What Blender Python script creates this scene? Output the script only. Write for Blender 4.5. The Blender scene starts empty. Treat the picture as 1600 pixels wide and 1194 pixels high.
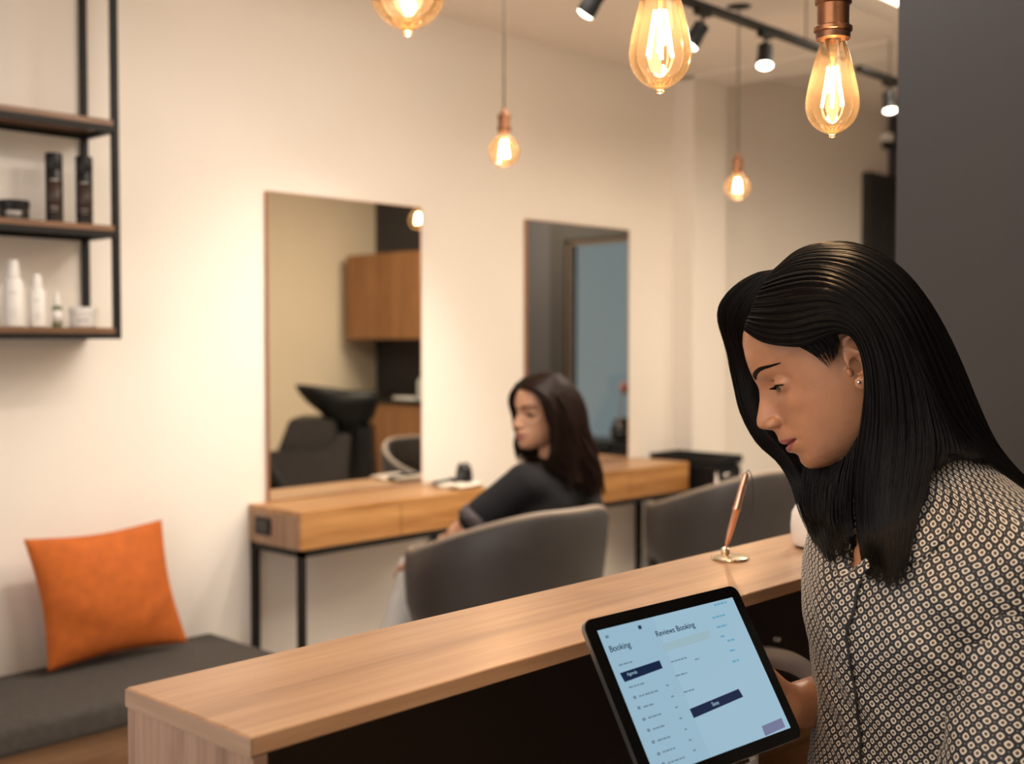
import bpy, bmesh, math, random
import numpy as np
from mathutils import Vector, Matrix
PI = math.pi
random.seed(7); rng = np.random.default_rng(7)
S = bpy.context.scene
COL = S.collection

# ------------------------------------------------------------------ camera
F = 1850.0; CAMH = 1.33; TH = math.radians(43.3); TILT = math.radians(2.08)
FW = np.array([-math.sin(TH)*math.cos(TILT), math.cos(TH)*math.cos(TILT), -math.sin(TILT)])
RT = np.array([math.cos(TH), math.sin(TH), 0.0]); UP = np.cross(RT, FW)
CP = np.array([0, 0, CAMH])
cam_d = bpy.data.cameras.new('camera'); cam = bpy.data.objects.new('camera', cam_d); COL.objects.link(cam)
cam_d.sensor_width = 36; cam_d.lens = F/1600*36
cam.location = CP; cam.rotation_euler = (PI/2-TILT, 0, TH)
cam_d.dof.use_dof = True; cam_d.dof.focus_distance = 1.38; cam_d.dof.aperture_fstop = 3.7
cam_d.clip_start = .05
S.camera = cam
# ------------------------------------------------------------------ view and world
S.view_settings.view_transform = 'Standard'; S.view_settings.look = 'None'
S.view_settings.exposure = -0.06; S.view_settings.gamma = 1
S.view_settings.use_curve_mapping = False
S.cycles.use_denoising = True
S.cycles.max_bounces = 10; S.cycles.transparent_max_bounces = 24
S.cycles.caustics_reflective = False; S.cycles.caustics_refractive = False
S.cycles.sample_clamp_indirect = 6
W = bpy.data.worlds.new('world'); S.world = W; W.use_nodes = True
W.node_tree.nodes['Background'].inputs[0].default_value = (.37, .43, .45, 1)
W.node_tree.nodes['Background'].inputs[1].default_value = .62

def lamp(name, kind, loc, energy, color=(1, 1, 1), aim=None, parent=None, **kw):
    d = bpy.data.lights.new(name, kind); d.energy = energy; d.color = color
    for k, v in kw.items(): setattr(d, k, v)
    o = bpy.data.objects.new(name, d); COL.objects.link(o); o.location = loc
    if aim is not None:
        o.rotation_euler = (Vector(aim)-Vector(loc)).to_track_quat('-Z', 'Y').to_euler()
    if parent: o.parent = parent
    return o
WARM = (1.0, .85, .66); SOFT = (1.0, .91, .80)
# daylight through the shop window behind the camera; ceiling areas are added fill without fixtures
lamp('window_daylight', 'AREA', (-.9, -1.75, 1.7), 56, (1.0, .93, .86), (-1.3, 3, 1.0), shape='RECTANGLE', size=3.2, size_y=2.0)
lamp('ceiling_fill', 'AREA', (-1.9, 2.3, 2.53), 62, SOFT, (-2.1, 2.3, 0), shape='RECTANGLE', size=.9, size_y=2.2)
lamp('ceiling_fill', 'AREA', (-1.6, 4.1, 2.53), 62, WARM, (-1.2, 4.3, 0), shape='RECTANGLE', size=1.2, size_y=.8)
lamp('ceiling_fill', 'AREA', (-.6, 5.9, 2.66), 95, WARM, (-.2, 6.0, 0), shape='RECTANGLE', size=1.2, size_y=.8)
lamp('ceiling_fill', 'AREA', (.3, .9, 2.53), 9, SOFT, (-.2, 1.0, 0), shape='RECTANGLE', size=.5, size_y=.5)

# ------------------------------------------------------------------ pixel helpers
def ray(px, py): return FW + RT*(px-800)/F + UP*(597-py)/F
def atd(px, py, d): return CP + ray(px, py)*d
def onz(px, py, z): r = ray(px, py); return CP + r*(z-CAMH)/r[2]
def onx(px, py, x): r = ray(px, py); return CP + r*x/r[0]
def ony(px, py, y): r = ray(px, py); return CP + r*y/r[1]

# ------------------------------------------------------------------ materials
def lin(c):
    return tuple(((v/255)/12.92 if v/255 <= .04045 else ((v/255+.055)/1.055)**2.4) for v in c)
def newmat(name):
    m = bpy.data.materials.new(name); m.use_nodes = True
    return m, m.node_tree, m.node_tree.nodes['Principled BSDF']
def setin(b, **kw):
    for k, v in kw.items():
        k = k.replace('_', ' ')
        if isinstance(v, tuple) and len(v) == 3: v = (*v, 1)
        b.inputs[k].default_value = v
def N(nt, typ, **kw):
    n = nt.nodes.new(typ)
    for k, v in kw.items(): setattr(n, k, v)
    return n
def mapped(nt, scale=(1, 1, 1), coord='Object', rot=(0, 0, 0)):
    tc = N(nt, 'ShaderNodeTexCoord'); mp = N(nt, 'ShaderNodeMapping')
    mp.inputs['Scale'].default_value = scale; mp.inputs['Rotation'].default_value = rot
    nt.links.new(tc.outputs[coord], mp.inputs['Vector']); return mp.outputs['Vector']
def plain(name, c, rough=.5, metal=0.0, noise=.06, nscale=8, bump=0.0, bscale=60, **kw):
    m, nt, b = newmat(name)
    setin(b, Roughness=rough, Metallic=metal, **kw)
    v = mapped(nt)
    nz = N(nt, 'ShaderNodeTexNoise'); nz.inputs['Scale'].default_value = nscale; nz.inputs['Detail'].default_value = 4
    nt.links.new(v, nz.inputs['Vector'])
    r = N(nt, 'ShaderNodeValToRGB')
    r.color_ramp.elements[0].color = (*[max(0, x*(1-noise)) for x in c], 1)
    r.color_ramp.elements[1].color = (*[min(1, x*(1+noise)) for x in c], 1)
    r.color_ramp.elements[0].position = .3; r.color_ramp.elements[1].position = .7
    nt.links.new(nz.outputs['Fac'], r.inputs['Fac']); nt.links.new(r.outputs['Color'], b.inputs['Base Color'])
    if bump:
        n2 = N(nt, 'ShaderNodeTexNoise'); n2.inputs['Scale'].default_value = bscale; n2.inputs['Detail'].default_value = 3
        nt.links.new(v, n2.inputs['Vector'])
        bp = N(nt, 'ShaderNodeBump'); bp.inputs['Strength'].default_value = bump; bp.inputs['Distance'].default_value = .002
        nt.links.new(n2.outputs['Fac'], bp.inputs['Height']); nt.links.new(bp.outputs['Normal'], b.inputs['Normal'])
    return m
def wood(name, dark, mid, light, axis='Y', rough=.38, fine=1.0, coat=.1):
    m, nt, b = newmat(name)
    sc = {'X': (1.2, 22, 22), 'Y': (22, 1.2, 22), 'Z': (22, 22, 1.2)}[axis]
    sc = tuple(s*fine for s in sc)
    v = mapped(nt, sc)
    n1 = N(nt, 'ShaderNodeTexNoise'); n1.inputs['Scale'].default_value = .9; n1.inputs['Detail'].default_value = 6; n1.inputs['Distortion'].default_value = .6
    nt.links.new(v, n1.inputs['Vector'])
    v2 = mapped(nt, tuple(s*4 for s in sc))
    n2 = N(nt, 'ShaderNodeTexNoise'); n2.inputs['Scale'].default_value = 1.6; n2.inputs['Detail'].default_value = 5
    nt.links.new(v2, n2.inputs['Vector'])
    mx = N(nt, 'ShaderNodeMath', operation='MULTIPLY_ADD'); mx.inputs[1].default_value = .35
    nt.links.new(n2.outputs['Fac'], mx.inputs[0])
    ml = N(nt, 'ShaderNodeMath', operation='MULTIPLY'); ml.inputs[1].default_value = .68
    nt.links.new(n1.outputs['Fac'], ml.inputs[0]); nt.links.new(ml.outputs[0], mx.inputs[2])
    r = N(nt, 'ShaderNodeValToRGB'); e = r.color_ramp.elements
    e[0].position = .36; e[0].color = (*dark, 1); e[1].position = .66; e[1].color = (*light, 1)
    k = e.new(.5); k.color = (*mid, 1)
    nt.links.new(mx.outputs[0], r.inputs['Fac']); nt.links.new(r.outputs['Color'], b.inputs['Base Color'])
    setin(b, Roughness=rough, Coat_Weight=coat, Coat_Roughness=.25)
    bp = N(nt, 'ShaderNodeBump'); bp.inputs['Strength'].default_value = .12; bp.inputs['Distance'].default_value = .001
    nt.links.new(n2.outputs['Fac'], bp.inputs['Height']); nt.links.new(bp.outputs['Normal'], b.inputs['Normal'])
    return m
def emis(name, c, strength):
    m, nt, b = newmat(name)
    setin(b, Base_Color=(0, 0, 0), Emission_Color=c, Emission_Strength=strength, Roughness=.25)
    return m
M = {}
M['wall'] = plain('wall_paint', (.80, .74, .675), .75, noise=.02, nscale=1.5, bump=.05, bscale=220)
M['wall_far'] = plain('far_wall_paint', (.76, .66, .50), .8, noise=.02, nscale=2)
M['ceiling'] = plain('ceiling_paint', (.84, .765, .70), .85, noise=.015, nscale=1)
M['floor'] = plain('floor_screed', (.44, .40, .36), .5, noise=.15, nscale=3)
M['charcoal'] = plain('charcoal_paint', (.046, .045, .049), .75, noise=.05, nscale=2)
M['blackwall'] = plain('black_paint', (.022, .02, .018), .7)
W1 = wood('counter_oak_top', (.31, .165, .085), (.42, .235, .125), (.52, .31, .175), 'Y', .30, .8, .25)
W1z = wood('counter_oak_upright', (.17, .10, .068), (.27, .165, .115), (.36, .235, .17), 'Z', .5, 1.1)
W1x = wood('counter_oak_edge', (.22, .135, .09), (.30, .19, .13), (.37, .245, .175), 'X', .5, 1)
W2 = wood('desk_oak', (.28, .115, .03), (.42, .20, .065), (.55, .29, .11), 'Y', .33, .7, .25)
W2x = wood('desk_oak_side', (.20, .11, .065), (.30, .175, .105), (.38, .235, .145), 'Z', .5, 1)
W3 = wood('walnut_shelf', (.10, .045, .02), (.17, .08, .035), (.24, .12, .06), 'Y', .5)
W4 = wood('cabinet_walnut', (.20, .085, .03), (.30, .135, .05), (.38, .18, .07), 'Z', .5)
M['dark_int'] = plain('counter_inside_shade', (.018, .011, .008), .7)  # deep shade inside the counter put into the panel colour
M['blackmetal'] = plain('black_metal', (.009, .008, .007), .55, 0, Specular_IOR_Level=.25)
M['chair'] = plain('taupe_leather', (.036, .031, .030), .5, noise=.1, nscale=14, bump=.15, bscale=180)
M['piping'] = plain('taupe_rim', (.24, .185, .14), .5)
M['bench'] = plain('charcoal_fabric', (.050, .043, .037), .9, noise=.2, nscale=60, bump=.4, bscale=500)
M['chrome'] = plain('chrome', (.75, .73, .7), .15, 1)
M['black'] = plain('black_plastic', (.008, .008, .009), .4, Specular_IOR_Level=.3)
M['blackgloss'] = plain('black_gloss', (.014, .013, .014), .12)
M['white'] = plain('white_plastic', (.80, .77, .74), .4)
M['beige'] = plain('beige_fabric', (.62, .53, .40), .9)
M['copper'] = plain('antique_copper', (.31, .145, .078), .33, 1, noise=.25, nscale=60)
M['copper_dark'] = plain('aged_bronze', (.14, .075, .05), .4, .9, noise=.2, nscale=40)
M['mirror'] = plain('mirror_glass', (.86, .84, .80), .008, 1, noise=0)
M['mirror_edge'] = plain('copper_edge', (.40, .19, .10), .35, .6)
M['gold'] = plain('champagne_gold', (.80, .66, .47), .2, 1)
M['rose'] = plain('rose_gold', (.78, .43, .30), .22, 1)
M['cord'] = plain('cloth_cord', (.10, .075, .055), .8)
def glassy(name, tint, diffuse=.0, dcol=(1, .6, .3), rough=.02, spec=1.0):
    m = bpy.data.materials.new(name); m.use_nodes = True; nt = m.node_tree; nt.nodes.clear()
    out = N(nt, 'ShaderNodeOutputMaterial'); tr = N(nt, 'ShaderNodeBsdfTransparent'); gl = N(nt, 'ShaderNodeBsdfGlossy')
    tr.inputs[0].default_value = (*tint, 1); gl.inputs['Roughness'].default_value = rough
    gl.inputs[0].default_value = (1, .93, .85, 1)
    fr = N(nt, 'ShaderNodeLayerWeight'); fr.inputs[0].default_value = .25*spec
    mx = N(nt, 'ShaderNodeMixShader'); nt.links.new(fr.outputs['Fresnel'], mx.inputs[0])
    src = tr.outputs[0]
    if diffuse:
        tl = N(nt, 'ShaderNodeBsdfTranslucent'); tl.inputs[0].default_value = (*dcol, 1)
        m2 = N(nt, 'ShaderNodeMixShader'); lw = N(nt, 'ShaderNodeLayerWeight'); lw.inputs[0].default_value = .5
        mr = N(nt, 'ShaderNodeMapRange'); mr.inputs['To Min'].default_value = diffuse*.6; mr.inputs['To Max'].default_value = min(1, diffuse*2.6)
        nt.links.new(lw.outputs['Facing'], mr.inputs['Value']); nt.links.new(mr.outputs[0], m2.inputs[0])
        nt.links.new(tr.outputs[0], m2.inputs[1]); nt.links.new(tl.outputs[0], m2.inputs[2]); src = m2.outputs[0]
    nt.links.new(src, mx.inputs[1]); nt.links.new(gl.outputs[0], mx.inputs[2]); nt.links.new(mx.outputs[0], out.inputs[0])
    return m
M['amber'] = glassy('amber_bulb_glass', (1.0, .90, .76), .016, (1, .66, .36))
M['doorglass'] = glassy('door_glass', (.93, .97, .98))
M['filament'] = emis('filament_glow', (1.0, .74, .42), 60)
M['lens'] = emis('spot_lens_glow', (1.0, .90, .72), 14)

# ------------------------------------------------------------------ mesh helpers
def npmesh(name, V, Q, smooth=True, uv=None):
    me = bpy.data.meshes.new(name); V = np.asarray(V, np.float32); Q = np.asarray(Q, np.int32)
    k = Q.shape[1]
    me.vertices.add(len(V)); me.vertices.foreach_set('co', V.ravel())
    me.loops.add(Q.size); me.loops.foreach_set('vertex_index', Q.ravel())
    me.polygons.add(len(Q)); me.polygons.foreach_set('loop_start', np.arange(0, Q.size, k, dtype=np.int32))
    if uv is not None:
        l = me.uv_layers.new(name='UVMap'); l.data.foreach_set('uv', np.asarray(uv, np.float32)[Q.ravel()].ravel())
    me.update(calc_edges=True); me.validate()
    if smooth: me.polygons.foreach_set('use_smooth', [True]*len(me.polygons))
    return me
def rootloc(p):
    v = Vector((0, 0, 0))
    while p is not None: v += p.location; p = p.parent
    return v
def obj(name, src, mat, parent=None, smooth=None, world=True):
    """one mesh object; verts given in world coordinates (world=True) or relative to the parent"""
    if isinstance(src, bmesh.types.BMesh):
        me = bpy.data.meshes.new(name); src.to_mesh(me); src.free()
        if smooth is None: smooth = False
        if smooth: me.polygons.foreach_set('use_smooth', [True]*len(me.polygons))
    else: me = src
    if parent is not None and world: me.transform(Matrix.Translation(-rootloc(parent)))
    me.materials.clear(); me.materials.append(mat)
    o = bpy.data.objects.new(name, me); COL.objects.link(o)
    if parent is not None: o.parent = parent
    return o
def autosmooth(o, deg=35):
    me = o.data; bm = bmesh.new(); bm.from_mesh(me)
    for f in bm.faces: f.smooth = True
    for e in bm.edges:
        if len(e.link_faces) == 2 and e.calc_face_angle(0) > math.radians(deg): e.smooth = False
    bm.to_mesh(me); bm.free(); return o
def thing(name, label, cat, loc=(0, 0, 0), group=None):
    o = bpy.data.objects.new(name, None); COL.objects.link(o); o.location = loc; o.empty_display_size = .05
    o['label'] = label; o['category'] = cat
    if group: o['group'] = group
    return o
def tag(o, label, cat, group=None):
    o['label'] = label; o['category'] = cat
    if group: o['group'] = group
    return o
def struct(name, src, mat, parent=None):
    o = obj(name, src, mat, parent)
    if parent is None: o['kind'] = 'structure'
    return o
def dup(root, loc, rotz=None, label=None, group=None):
    r = root.copy(); COL.objects.link(r); r.location = loc
    if rotz is not None: r.rotation_euler = (0, 0, rotz)
    if label: r['label'] = label
    if group: r['group'] = group
    def rec(a, b):
        for ch in list(a.children):
            c = ch.copy(); COL.objects.link(c); c.parent = b; rec(ch, c)
    rec(root, r); return r
def bx(a, b, bev=0.0, seg=2, bm=None):
    """box between corners a and b"""
    t = bmesh.new(); bmesh.ops.create_cube(t, size=1)
    a, b = np.array(a, float), np.array(b, float); s = np.abs(b-a); c = (a+b)/2
    for v in t.verts: v.co = Vector((v.co.x*s[0]+c[0], v.co.y*s[1]+c[1], v.co.z*s[2]+c[2]))
    if bev: bmesh.ops.bevel(t, geom=t.edges[:], offset=min(bev, .49*s.min()), segments=seg, affect='EDGES', profile=.5)
    if bm is None: return t
    me = bpy.data.meshes.new('t'); t.to_mesh(me); bm.from_mesh(me); bpy.data.meshes.remove(me); t.free(); return bm
def merge(*bms):
    r = bmesh.new()
    for t in bms:
        me = bpy.data.meshes.new('t'); t.to_mesh(me); r.from_mesh(me); bpy.data.meshes.remove(me); t.free()
    return r
def lathe(prof, center=(0, 0, 0), n=32, cap=True, sx=1, sy=1):
    """prof: (radius, z) list"""
    t = bmesh.new(); rings = []
    for r, z in prof:
        rings.append([t.verts.new((center[0]+r*sx*math.cos(2*PI*i/n), center[1]+r*sy*math.sin(2*PI*i/n), center[2]+z)) for i in range(n)])
    for a, b in zip(rings, rings[1:]):
        for i in range(n): t.faces.new((a[i], a[(i+1) % n], b[(i+1) % n], b[i]))
    if cap:
        t.faces.new(rings[0][::-1]); t.faces.new(rings[-1])
    bmesh.ops.recalc_face_normals(t, faces=t.faces[:])
    return t
def tubeV(pts, rad, n=10):
    pts = np.asarray(pts, float); m = len(pts); rad = np.full(m, rad) if np.isscalar(rad) else np.asarray(rad)
    T = np.gradient(pts, axis=0); T /= np.linalg.norm(T, axis=1)[:, None]+1e-12
    ref = np.array([0, 0, 1.]) if abs(T[0][2]) < .9 else np.array([1., 0, 0])
    a = np.cross(T[0], ref); a /= np.linalg.norm(a); V = []
    for i in range(m):
        a = a-T[i]*(a@T[i]); a /= np.linalg.norm(a); b = np.cross(T[i], a)
        for k in range(n): V.append(pts[i]+rad[i]*(a*math.cos(2*PI*k/n)+b*math.sin(2*PI*k/n)))
    return V
def tube(pts, rad, n=10):
    t = bmesh.new(); V = [t.verts.new(v) for v in tubeV(pts, rad, n)]; m = len(pts)
    for i in range(m-1):
        for k in range(n): t.faces.new((V[i*n+k], V[i*n+(k+1) % n], V[(i+1)*n+(k+1) % n], V[(i+1)*n+k]))
    t.faces.new(V[:n][::-1]); t.faces.new(V[-n:]); bmesh.ops.recalc_face_normals(t, faces=t.faces[:]); return t
def spline(P, n):
    """Catmull-Rom through the rows of P, n samples"""
    P = np.asarray(P, float); m = len(P); t = np.linspace(0, m-1, n); i = np.clip(t.astype(int), 0, m-2); f = (t-i)[:, None]
    p1 = P[i]; p2 = P[i+1]; p0 = np.where((i > 0)[:, None], P[np.maximum(i-1, 0)], 2*p1-p2); p3 = np.where((i < m-2)[:, None], P[np.minimum(i+2, m-1)], 2*p2-p1)
    return .5*(2*p1+(p2-p0)*f+(2*p0-5*p1+4*p2-p3)*f**2+(3*p1-p0-3*p2+p3)*f**3)
def gridfaces(nu, nv, closeu=False):
    q = []
    for j in range(nv-1):
        for i in range(nu if closeu else nu-1):
            q.append((j*nu+i, j*nu+(i+1) % nu, (j+1)*nu+(i+1) % nu, (j+1)*nu+i))
    return np.array(q)

# ------------------------------------------------------------------ the room
D = 3.342; CEIL = 2.567; YB = 6.92; XR = 1.55; YF = -1.9
struct('floor', bx((-D-.1, YF, -.05), (XR+.1, YB+.1, 0)), M['floor'])
struct('ceiling', bx((-D-.1, YF, CEIL), (XR+.1, 4.666, CEIL+.25)), M['ceiling'])
struct('ceiling_back', bx((-D-.1, 4.666, 2.70), (XR+.1, YB+.1, 2.80)), M['ceiling'])
struct('wall_left', bx((-D-.1, YF, 0), (-D, YB, 2.70)), M['wall'])
struct('trim_1', merge(bx((-D, 4.666, 0), (-3.222, 4.94, 2.70)), bx((-3.3, 4.666, 2.556), (XR, 4.94, 2.70))), M['wall'])
struct('wall_right', bx((XR, YF, 0), (XR+.1, YB, 2.8)), M['wall_far'])
# wall behind the camera with the shop window
struct('wall_front', merge(bx((-D, YF-.1, 0), (-2.6, YF, CEIL)), bx((.8, YF-.1, 0), (XR, YF, CEIL)),
       bx((-2.6, YF-.1, 0), (.8, YF, .7)), bx((-2.6, YF-.1, 2.4), (.8, YF, CEIL))), M['wall'])
# dark back wall with a glazed door
dx0, dx1, dz = -2.05, -.73, 2.08
struct('wall_back', merge(bx((-D, YB, 0), (dx0, YB+.1, 2.8)), bx((dx1, YB, 0), (XR, YB+.1, 2.8)), bx((dx0, YB, dz), (dx1, YB+.1, 2.8))), M['charcoal'])
dr = struct('door_1', merge(bx((dx1, YB-.05, 0), (dx1+.15, YB, 2.30)), bx((dx0-.15, YB-.05, 0), (dx0, YB, 2.30)), bx((dx0, YB-.05, dz), (dx1, YB, 2.30))), M['blackwall'])
obj('door_frame', merge(bx((dx1-.018, YB-.02, 0), (dx1, YB+.05, dz)), bx((dx0, YB-.02, 0), (dx0+.035, YB+.05, dz)), bx((dx0, YB-.02, dz-.035), (dx1, YB+.05, dz)),
    bx((-1.42, YB-.02, 0), (-1.36, YB+.05, dz))), plain('tan_door_frame', (.13, .09, .06), .5), dr)
obj('door_pane', bx((dx0+.03, YB+.01, .02), (dx1-.03, YB+.018, dz-.03)), M['doorglass'], dr)
struct('floor_outside', bx((-5, YB+.12, -.05), (3, YB+5, 0)), M['floor'])
# charcoal partition behind the receptionist
struct('wall_partition', bx((-1.045, 2.20, 0), (XR, 2.36, CEIL)), M['charcoal'])
struct('baseboard_left', bx((-D, YF, 0), (-D+.012, 4.666, .08), .003), M['wall'])
# dark recess at the end of the left wall
struct('trim_2', bx((-D, 6.58, 0), (-D+.05, YB, 2.32)), M['blackwall'])

# ------------------------------------------------------------------ reception counter
CZ = 1.0; cx0, cx1, cy0, cy1 = -1.028, -.822, .558, 2.198
t = thing('reception_counter', 'long oak reception counter with raised ledge in the foreground', 'counter', ((cx0+cx1)/2, cy0, 0))
obj('ledge_top', bx((cx0, cy0, CZ-.017), (cx1, cy1, CZ), .0012, 1), W1, t)
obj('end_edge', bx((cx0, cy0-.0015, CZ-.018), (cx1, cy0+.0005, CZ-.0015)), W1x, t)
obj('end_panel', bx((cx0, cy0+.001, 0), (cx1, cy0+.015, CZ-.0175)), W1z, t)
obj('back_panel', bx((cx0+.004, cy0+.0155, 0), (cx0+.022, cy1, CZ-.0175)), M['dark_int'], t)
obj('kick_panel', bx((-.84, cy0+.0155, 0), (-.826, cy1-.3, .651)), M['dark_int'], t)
obj('work_surface', bx((cx0+.024, cy0+.0155, .652), (-.645, cy1-.02, .68), .002, 1), wood('work_surface_oak', (.22, .09, .03), (.33, .15, .055), (.42, .21, .085), 'Y', .4), t)

# pen on a stand
p0 = onz(1141, 874, CZ); b = p0
t = thing('counter_pen', 'rose gold pen standing in a round gold base on the counter ledge', 'pen', tuple(b))
autosmooth(obj('base', lathe([(.0275, 0), (.0285, .0015), (.027, .004), (.018, .0065), (.007, .008), (.003, .0085)], b, 40), M['gold'], t))
hb = atd(1133, 869, 1.78); ht = atd(1166, 739, 1.76)
dirv = ht-hb; L = np.linalg.norm(dirv); dirv /= L
hb = np.array([hb[0], hb[1], CZ+.012]); 
obj('holder', lathe([(.001, -.007), (.006, -.004), (.0075, .0), (.0055, .005), (.001, .0068)], hb-np.array([0, 0, .001]), 20), M['gold'], t)
prof = [(0, .0012), (.012, .0035), (.03, .0048), (.062, .0055), (.064, .0062), (.068, .0062), (.070, .0055), (.10, .0052), (.118, .0045), (.122, .003)]
ft = ht
pts = [hb+(ft-hb)*(q/.122) for q, r in prof]
autosmooth(obj('pen_barrel', tube(pts, [r*.95 for q, r in prof], 18), M['rose'], t))
tp = pts[-1]
obj('cord_loop', tube(spline([tp, tp+RT*.004+UP*.004, tp+RT*.009-UP*.01, tp+RT*.010-UP*.04, tp+RT*.006-UP*.065], 20), .0006, 6), M['black'], t)

# white pot with a little flower, at the end of the ledge
b = onz(1272, 856, CZ)+np.array([0, .01, 0])
t = thing('flower_pot', 'rounded white ceramic pot on the ledge behind the dark hair', 'pot', tuple(b))
autosmooth(obj('pot', lathe([(.026, 0), (.036, .004), (.041, .014), (.042, .035), (.040, .055), (.034, .066), (.029, .068), (.028, .060), (.001, .058)], b, 40), plain('white_ceramic', (.84, .82, .80), .3), t))
obj('pot_foot', lathe([(.030, .0), (.033, .0025), (.0345, .004)], b-np.array([0, 0, .0005]), 32), M['black'], t)
stem = spline([b+np.array([0, 0, .055]), b+np.array([-.006, -.006, .09]), b+np.array([-.02, -.018, .115])], 12)
obj('stem', tube(stem, .0012, 6), plain('stem_green', (.10, .16, .05), .6), t)
fl = bmesh.new()
for k in range(6):
    a = k*PI/3; c = stem[-1]+.009*(RT*math.cos(a)+UP*math.sin(a)); tmp = bmesh.new(); bmesh.ops.create_uvsphere(tmp, u_segments=10, v_segments=7, radius=.0085)
    for v in tmp.verts: v.co = Vector(c+np.array(v.co)*np.array([1, 1, .75]))
    fl = merge(fl, tmp)
obj('flower', fl, plain('white_petal', (.85, .80, .70), .6), t, smooth=True)

# white curved plastic band and a small tag on the work surface
c = atd(1236, 1075, 1.62)
A0 = math.radians(20); band = []
ctr = atd(1222, 1120, 1.62); ctr[2] = .80
_p = [atd(1190, 1012, 1.60), atd(1222, 1015, 1.62), atd(1252, 1026, 1.64), atd(1280, 1046, 1.66)]; _l = atd(1150, 1030, 1.58); _r = atd(1318, 1085, 1.68)
Pb = spline([np.array([_l[0], _l[1], .6805]), _l]+_p+[_r, np.array([_r[0], _r[1], .6805])], 40)
Pb = np.array(Pb); V = []; n = len(Pb)
for i, q in enumerate(Pb):
    tt_ = Pb[min(i+1, n-1)]-Pb[max(i-1, 0)]; tt_ /= np.linalg.norm(tt_); w = -.030*np.cross(np.cross(RT, UP), tt_)*(-1 if (np.cross(np.cross(RT, UP), tt_)@UP) < 0 or i > n*.7 else 1); w = (.030)*np.cross(FW, tt_); V += [q-FW*.012, q-FW*.012+w, q+FW*.012+w, q+FW*.012]
Q = [(i*4+k, i*4+(k+1) % 4, (i+1)*4+(k+1) % 4, (i+1)*4+k) for i in range(n-1) for k in range(4)]+[(0, 1, 2, 3), tuple(4*(n-1)+k for k in (3, 2, 1, 0))]
o = obj('plastic_bracket', npmesh('m', V, Q, False), plain('matte_white_plastic', (.62, .57, .56), .45), None)
tag(o, 'curved white plastic band behind the tablet beside the patterned blouse', 'bracket')
q = onx(1214, 999, -1.001)
tag(obj('paper_tag', bx(q-np.array([.006, .004, .004]), q+np.array([.006, .004, .004]), .002), M['white']), 'tiny white tag in the shadow under the ledge, right of the tablet', 'tag')

# ------------------------------------------------------------------ tablet
TL = np.array([-.771, .922, 1.042]); TR = np.array([-.740, 1.160, 1.048]); BR = np.array([-.646, 1.152, .895]); BL = np.array([-.677, .914, .889])
TWd, THt = .24, .18
e1 = TR-TL; e1 /= np.linalg.norm(e1); nrm = np.cross(e1, TL-BL); nrm /= np.linalg.norm(nrm)
if nrm@(-FW) < 0: nrm = -nrm
e2 = np.cross(nrm, e1); 
if e2@(BL-TL) < 0: e2 = -e2
TC = (TL+TR+BR+BL)/4; T0 = TC-e1*TWd/2-e2*THt/2
def tp_(s, q, h=0): return T0+e1*s+e2*q+nrm*h       # metres along, metres down, height above the glass
def rrect(w, h, r, n=8, inset=0):
    P = []
    for cx, cy, a0 in ((w-r, r, -PI/2), (w-r, h-r, 0), (r, h-r, PI/2), (r, r, PI)):
        for k in range(n+1):
            a = a0+PI/2*k/n; P.append((cx+(r-inset)*math.cos(a), cy+(r-inset)*math.sin(a)))
    return P
def tslab(P, h0, h1):
    t = bmesh.new(); A = [t.verts.new(tp_(x, y, h0)) for x, y in P]; B = [t.verts.new(tp_(x, y, h1)) for x, y in P]; n = len(P)
    t.faces.new(A); t.faces.new(B)
    for i in range(n): t.faces.new((A[i], A[(i+1) % n], B[(i+1) % n], B[i]))
    bmesh.ops.recalc_face_normals(t, faces=t.faces[:]); return t
tab = thing('tablet', 'black framed tablet showing a pale blue booking screen, tilted in front of the counter', 'tablet', tuple(BL))
autosmooth(obj('housing', merge(tslab(rrect(TWd, THt, .012), -.0065, -.0012), tslab(rrect(TWd, THt, .012, inset=.0015), -.0075, -.006)), plain('tablet_aluminium', (.30, .30, .31), .3, .9), tab))
autosmooth(obj('bezel', tslab(rrect(TWd, THt, .012, inset=.0006), -.0012, 0), plain('bezel_black', (.003, .003, .003), .2, Specular_IOR_Level=.2), tab))
scr = obj('screen', tslab([(.0145, .0135), (.2255, .0135), (.2255, .1665), (.0145, .1665)], 0, .0002), emis('screen_glow', (.37, .57, .70), .90), tab)
# what the screen shows, from measured positions on the glass
def tpix(cx, cy):
    px, py = 880+cx/3.802, 880+cy/3.802; r = ray(px, py); k = ((T0-CP)@nrm)/(r@nrm); P = CP+r*k-T0
    return P@e1, P@e2
def quadbar(name, pts, mat, lift=.0004):
    P = [tpix(*p) for p in pts]; P = [(min(max(x, .0146), .2254), min(max(y, .0137), .1663)) for x, y in P]
    return obj(name, tslab(P, .0002, lift), mat, scr)
navy = emis('screen_navy', (.006, .018, .06), .9); greyt = emis('screen_grey', (.16, .25, .32), .9); side = emis('screen_sidebar', (.345, .54, .67), .9)
pale = emis('screen_pale', (.36, .53, .59), .9); mauve = emis('screen_mauve', (.20, .21, .36), .9); blut = emis('screen_blue', (.16, .42, .58), .9); inkt = emis('screen_ink', (.02, .05, .09), .9)
s0 = tpix(520, 300)[0]
obj('side_bar', tslab([(.0146, .0137), (s0, .0137), (s0, .1663), (.0146, .1663)], .0002, .0003), side, scr)
quadbar('highlight_bar', [(335, 655), (570, 578), (590, 625), (365, 708)], navy)
quadbar('action_button', [(750, 868), (1040, 748), (1068, 795), (775, 922)], navy)
quadbar('corner_button', [(1178, 970), (1295, 920), (1318, 975), (1200, 1028)], mauve)
quadbar('notice_panel', [(580, 485), (860, 400), (880, 445), (600, 530)], pale)
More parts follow.
